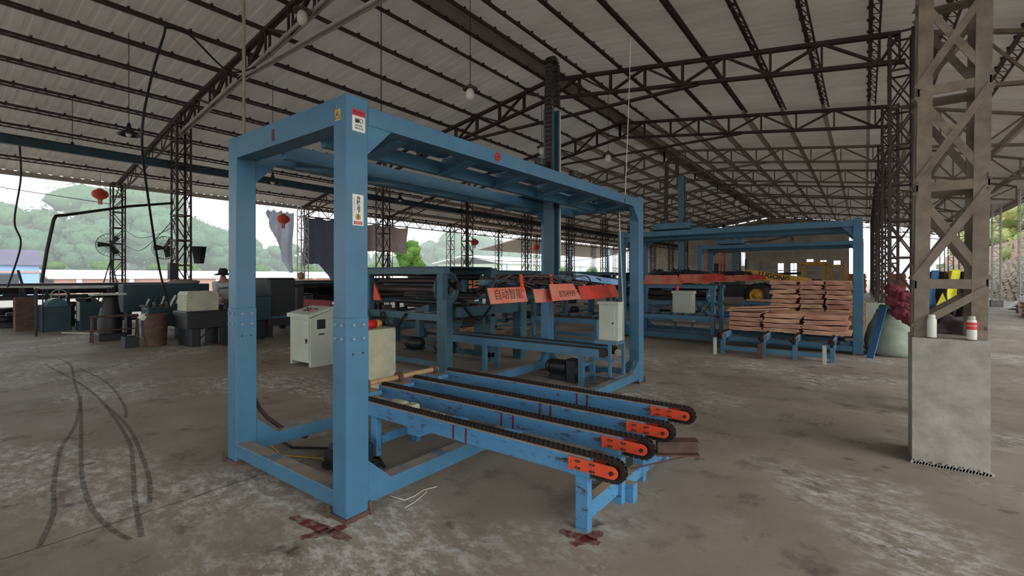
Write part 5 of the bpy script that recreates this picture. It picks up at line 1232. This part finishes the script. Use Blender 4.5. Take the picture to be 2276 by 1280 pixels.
build(MB().box(-5.32, -5.29, 27.45, 28.55, 1.75, 2.9), 'windscreen', GLASSC, wl_)
build(MB().bbox(-6.9, -6.4, 27.7, 28.2, 1.75, 2.3, .05), 'seat', BLACK, wl_)
build(MB().bbox(-5.05, -4.95, 27.15, 27.3, 2.0, 2.5, .02), 'mirror', BLACK, wl_)
for y in (27.45, 28.4):
    arm = build(MB().prism([(-5.3, 1.6), (-4.9, 1.95), (-2.2, 1.5), (-1.9, .6), (-2.15, .55), (-2.6, 1.15), (-4.6, 1.45)], 'y', y, y+.12), 'lift_arm', YELLOW, wl_)
    if y < 28: text('LUGONG', .34, INK, arm, (-3.75, y-.004, 1.58), (1, 0, -.22), (.22, 0, 1), bold=.012)
build(MB().tube([(-4.8, 28, 1.7), (-2.6, 28, 1.75)], .06, 10), 'tilt_cylinder', DARK, wl_)
build(MB().prism([(-2.2, .2), (-1.2, .1), (-1.1, .2), (-2.0, .35), (-2.1, .9), (-1.7, 1.2), (-1.8, 1.25), (-2.3, 1.0)], 'y', 26.9, 29.1), 'bucket', RUST, wl_)
build(crumple((-5.0, 27.9, 1.75), .4, (1.3, .8, .35), 15), 'hydraulic_hoses', DARK, wl_)
fk = thing('yellow_gantry_truck', 'yellow open-frame truck standing near the end wall', 'truck', (-2.8, 45, 0))
for x in (-4.1, -2.6, -2.2, -1.4):
    for y in (44.3, 45.6): build(MB().bbox(x, x+.16, y, y+.14, .3, 2.45 if x > -2.4 else 2.6, .02), 'frame_post', YELLOW, fk)
for y in (44.3, 45.6): build(MB().bbox(-4.2, -2.4, y, y+.16, 2.5, 2.75, .03), 'head_beam', YELLOW, fk)
build(MB().bbox(-2.3, -1.2, 44.3, 45.75, 2.38, 2.5, .03), 'cab_roof', YELLOW, fk); build(MB().bbox(-4.2, -1.2, 44.2, 45.8, .35, .9, .05), 'chassis', YELLOW, fk)
build(MB().bbox(-3.6, -2.7, 44.5, 45.5, .9, 1.35, .08), 'engine', DARK, fk)
for x in (-3.8, -1.7): wheel(fk, x, 44.2, .35, .25)

# ------------------------------------------------------------------ outside: yard, sheds, timber, trees
struct(MB().box(-320, 200, -150, 320, -.5, -.21), 'yard_ground', YARD).name = 'ground'
def timber(label, x, y, L, D, H, rot=0, grp='sawn timber stacks in the yard beyond the left eaves'):
    t = MB(); n = int(H/.15)
    for k in range(n):
        e = random.uniform(-.06, .06); t.box(-D/2+e, D/2+e, -L/2+e, L/2+e*.5, k*.15, k*.15+.11)
        if k < n-1:
            for yy in (-L/2+.3, 0, L/2-.4): t.box(-D/2, D/2, yy, yy+.08, k*.15+.11, k*.15+.15)
    o = build(t, 'timber_stack', TIMBER); o.location = (x, y, -.21); ORG[o.name] = Vector((x, y, -.21)); tag(o, label, 'timber stack', grp); return o
t0 = timber('orange sawn timber stack in the yard beyond the left eaves', -28.5, 16, 3.2, 1.6, 1.65)
for k in range(1, 13): clone(t0, loc=(-28.5-(k % 3)*.5, 16+k*3.8, -.21))
t1 = timber('reddish timber stack by the opening right of the end wall', -.6, 57, 1.6, 1.4, 2.2, grp='timber stacks at the end wall opening'); clone(t1, loc=(2.4, 58, -.21))
t2 = timber('veneer stack standing behind the tall rear stack', -.8, 17.0, 1.6, 1.6, 1.0, grp='veneer stacks farther down the hall'); t2.location.z = 0
clone(t2, loc=(-.9, 22.4, 0)); clone(t2, loc=(-2.6, 35, 0))
t2['label'] = 'reddish veneer stack on the floor down the hall, behind the tall rear stack'
for o in COL.objects:
    if o.name.startswith('timber_stack') and o.get('group') == 'veneer stacks farther down the hall': o['label'] = t2['label']
tr_ = timber('pile of weathered boards by the right eaves columns', 5.6, 26.5, 2.4, 1.0, .6, grp='board piles by the right side'); tr_.location.z = 0
tr_['label'] = 'orange board pile at the right picture edge'
wbd = thing('board_pile', 'pale painted boards piled at the foot of the rubble slope', 'boards', (6.3, 33.5, 0))
for k in range(6): build(MB().bar((5.9+.1*k, 32.2+.2*k, .1+.13*k), (6.7+.1*k, 35.2, .12+.13*k), .9-.08*k, .05), 'board', WHITEW, wbd)
sh = thing('long_shed', 'long low pink-walled shed with a white roof across the yard', 'shed', (-60, 24, -.2))
build(MB().box(-64, -60, 9.5, 52, -.21, 1.45), 'wall', BRICKP, sh); build(MB().prism([(-65, 1.9), (-59.6, 1.35), (-59.6, 1.45), (-65, 2.25)], 'y', 9, 52.5), 'roof', WHITEW, sh)
for k in range(10): build(MB().box(-59.99, -59.9, 11+4*k, 11.4+4*k, -.21, 1.4), 'pillar', WHITEW, sh)
hb_ = thing('blue_house', 'small pale blue house with a purple grey roof at the left picture edge', 'house', (-60, 2, -.2))
build(MB().box(-66, -60, -6, 8.5, -.21, 2.7), 'wall', BLUEW2, hb_); build(MB().prism([(-67, 2.6), (-63.3, 4.1), (-59.6, 2.6)], 'y', -6.4, 8.9), 'roof', PROOF, hb_)
for y in (0, 3, 6): w = build(MB().box(-59.98, -59.9, y, y+1.2, .9, 1.8), 'window', GLASS, hb_)
build(MB().box(-59.98, -59.88, -6, 8.5, 1.9, 2.05), 'wall_band', BRICKP, hb_)
wb = thing('white_hall', 'large pale green walled hall with a white roof far beyond the yard', 'hall', (-66, 110, -.2))
build(MB().box(-78, -60, 76, 150, -.21, 4.2), 'wall', PGREEN, wb); build(MB().prism([(-79, 4.4), (-69, 6.0), (-59.5, 4.2), (-59.5, 4.4), (-69, 6.25), (-79, 4.6)], 'y', 75, 151), 'roof', WHITEW, wb)
for k in range(9): build(MB().box(-59.99, -59.85, 78+8*k, 78.5+8*k, -.21, 4.2), 'pillar', BLUEW2, wb)
oh = thing('grey_canopy', 'grey sheet canopy on blue posts beyond the farther left columns', 'canopy', (-33, 62, -.2))
build(MB().prism([(-40, 5.0), (-33, 6.2), (-26.5, 5.3), (-26.5, 5.4), (-33, 6.35), (-40, 5.1)], 'y', 46, 80), 'roof', GALV, oh)
for y in (47, 57, 67): build(MB().box(-27.2, -26.9, y, y+.3, -.21, 5.3), 'post', BLUEW2, oh)

def tree_mesh(seed, H, R, m, nl=2600):
    r = random.Random(seed); cr = MB(); cl = []
    for k in range(20):
        a = r.uniform(0, 6.28); q = r.uniform(0, 1)**.5; z = H*(.42+.55*r.random()); rad = R*(1.05-.55*abs(z/H-.6)*1.6)
        cl.append(((rad*.62*q*math.cos(a), rad*.62*q*math.sin(a), z), R*r.uniform(.26, .44)))
    for c, rr in cl:
        b = MB().sphere(c, rr, 12, (1, 1, .85)); ph = [r.uniform(0, 6) for _ in range(3)]
        b.v = [tuple(Vector(c)+(Vector(p)-Vector(c))*(1+.18*math.sin(5*(p[0]-c[0])/rr+ph[0])*math.sin(6*(p[2]-c[2])/rr+ph[1])+.1*r.uniform(-1, 1))) for p in b.v]
        cr.add(b.v, b.f, True)
    for k in range(nl):
        c, rr = r.choice(cl); d = Vector((r.gauss(0, 1), r.gauss(0, 1), r.gauss(0, 1))).normalized(); p = Vector(c)+d*rr*r.uniform(.92, 1.25)
        u = Vector((r.gauss(0, 1), r.gauss(0, 1), r.gauss(0, 1))).normalized(); v = d.cross(u).normalized(); s = R*r.uniform(.02, .05)
        cr.add([p-u*s-v*s*.5, p+u*s-v*s*.5, p+u*s+v*s*.5, p-u*s+v*s*.5], [(0, 1, 2, 3)])
    tk = MB().tube([(0, 0, 0), (.02*H, 0, H*.3), (-.01*H, .01*H, H*.62)], .028*H, 8, True, .014*H)
    for k in range(5):
        c, rr = cl[k]; tk.tube([(0, 0, H*.35), (c[0]*.6, c[1]*.6, c[2]*.8), c], .012*H, 6, True, .004*H)
    return cr, tk
def tree(label, seed, H, R, m, grp):
    t = thing('tree', label, 'tree', (0, 0, 0), grp); cr, tk = tree_mesh(seed, H, R, m)
    build(cr, 'foliage', m, t, world=False); build(tk, 'trunk', BARK, t, world=False); return t
def plant(protos, spots):
    used = set()
    for i, (x, y, h, lab) in enumerate(spots):
        k = i % len(protos); p = protos[k]
        o = p if k not in used else clone(p); used.add(k)
        o.location = (x, y, -.21); s = h/10; o.scale = (s*1.15, s*1.15, s); o.rotation_euler.z = i*1.7
        if lab: o['label'] = lab
G1 = 'hazy trees on the rise beyond the yard'
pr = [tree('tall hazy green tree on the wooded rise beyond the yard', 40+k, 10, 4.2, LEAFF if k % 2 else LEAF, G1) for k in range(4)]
def hz_(y):
    P_ = [(-10, 12), (6, 11.9), (14, 13.3), (17, 12.4), (22, 16.3), (28, 17.1), (33, 16.3), (38, 11.5), (44, 11), (52, 8.8), (65, 9.8), (70, 8.2), (90, 7.5), (100, 11), (112, 15.6), (131, 15.2), (147, 11), (185, 8.5)]
    for (a, b), (c, d) in zip(P_, P_[1:]):
        if a <= y <= c: return b+(d-b)*(y-a)/(c-a)
    return 8
r_ = random.Random(77); sp_ = []
y = -8.0
while y < 170:
    sp_.append((-110+r_.uniform(-3, 3), y, hz_(y)*r_.uniform(.94, 1.06), None))
    sp_.append((-99+r_.uniform(-3, 3), y+2*r_.random(), hz_(y)*.72*r_.uniform(.85, 1.05), None))
    y += r_.uniform(4.2, 5.6) if y < 60 else 7
plant(pr, sp_)
G2 = 'bright bushy trees along the yard edge'
pb = [tree('bright green bushy tree along the far edge of the yard', 60+k, 10, 4.6, LEAFB, G2) for k in range(2)]
sp_ = []
y = 11.0
while y < 76:
    sp_.append((-70+r_.uniform(-3, 2), y, r_.uniform(2.8, 4.4), None)); y += r_.uniform(3, 5)
sp_ += [(-54, 92, 3.4, None), (-54, 105, 3.8, None)]
plant(pb, sp_)
nt_ = tree('nearer bright green tree with an open crown above the roller machine', 71, 10, 3.6, LEAFB, None); nt_.location = (-40, 34.6, -.21); nt_.scale = (.55, .55, .57); nt_.pop('group', None)
# hill ground behind the trees, rubble slope and wall on the right
hm = MB(); ys = list(range(-60, 240, 12)); 
vs = []
for y in ys:
    h = hz_(min(max(y*.75, -10), 180))*.55
    vs += [(-90, y, -.3), (-125, y*1.1, h*.6), (-160, y*1.3, h), (-230, y*1.6, h*.9)]
hm.add(vs, [(i*4+j, i*4+j+1, (i+1)*4+j+1, (i+1)*4+j) for i in range(len(ys)-1) for j in range(3)], True)
struct(hm, 'hillside', GRASS)
rs = MB(); ny, nx = 300, 24; vs = []
for i in range(ny+1):
    for j in range(nx+1):
        y = 22+90*i/ny; t = j/nx; x = 7.3+4.2*t; b = min(i, ny-i, 1)
        vs.append((x+.12*math.sin(y*3.1+j*2.3)*(0 < j < nx), y, -.05+3.6*t+(.06*math.sin(y*4.7+j*1.9)*math.cos(j*2.7+y)+.09*r_.uniform(-1, 1))*(0 < j < nx)))
rs.add(vs, [(i*(nx+1)+j, i*(nx+1)+j+1, (i+1)*(nx+1)+j+1, (i+1)*(nx+1)+j) for i in range(ny) for j in range(nx)])
struct(rs, 'rubble_slope', RUBBLE)
struct(MB().box(11.3, 11.7, 22, 112, 3.0, 5.0), 'retaining_wall', PINKW)
struct(MB().box(11.7, 40, 22, 130, 3.0, 4.0), 'upper_terrace', GRASS)
G3 = 'autumn tinted trees above the retaining wall'
OAK = mat('tinted_foliage', (176, 168, 110), .8, var=.5, scale=.9, rgb2=(110, 140, 80), spec=.1)
pt = [tree('loose green and ochre tree above the retaining wall on the right', 80+k, 10, 4.4, OAK, G3) for k in range(2)]
plant(pt, [(14+r_.uniform(0, 3), y, r_.uniform(7, 10), None) for y in range(30, 112, 6)])
for k in range(6):
    pass

# haze over the yard and the wooded rise
hzb = MB().box(-235, -42, -150, 300, -.2, 46)
HZ = bpy.data.materials.new('yard_haze'); HZ.use_nodes = True
n_, l_ = HZ.node_tree.nodes, HZ.node_tree.links; n_.remove(n_['Principled BSDF'])
vv = n_.new('ShaderNodeVolumeScatter'); vv.inputs['Density'].default_value = .0036; vv.inputs['Color'].default_value = (.93, .98, 1, 1); l_.new(vv.outputs[0], n_['Material Output'].inputs['Volume'])
hz_o = build(hzb, 'haze', HZ); hz_o['kind'] = 'stuff'; hz_o['label'] = 'thin bright haze hanging over the yard and the wooded rise'; hz_o['category'] = 'haze'
S.cycles.volume_bounces = 2
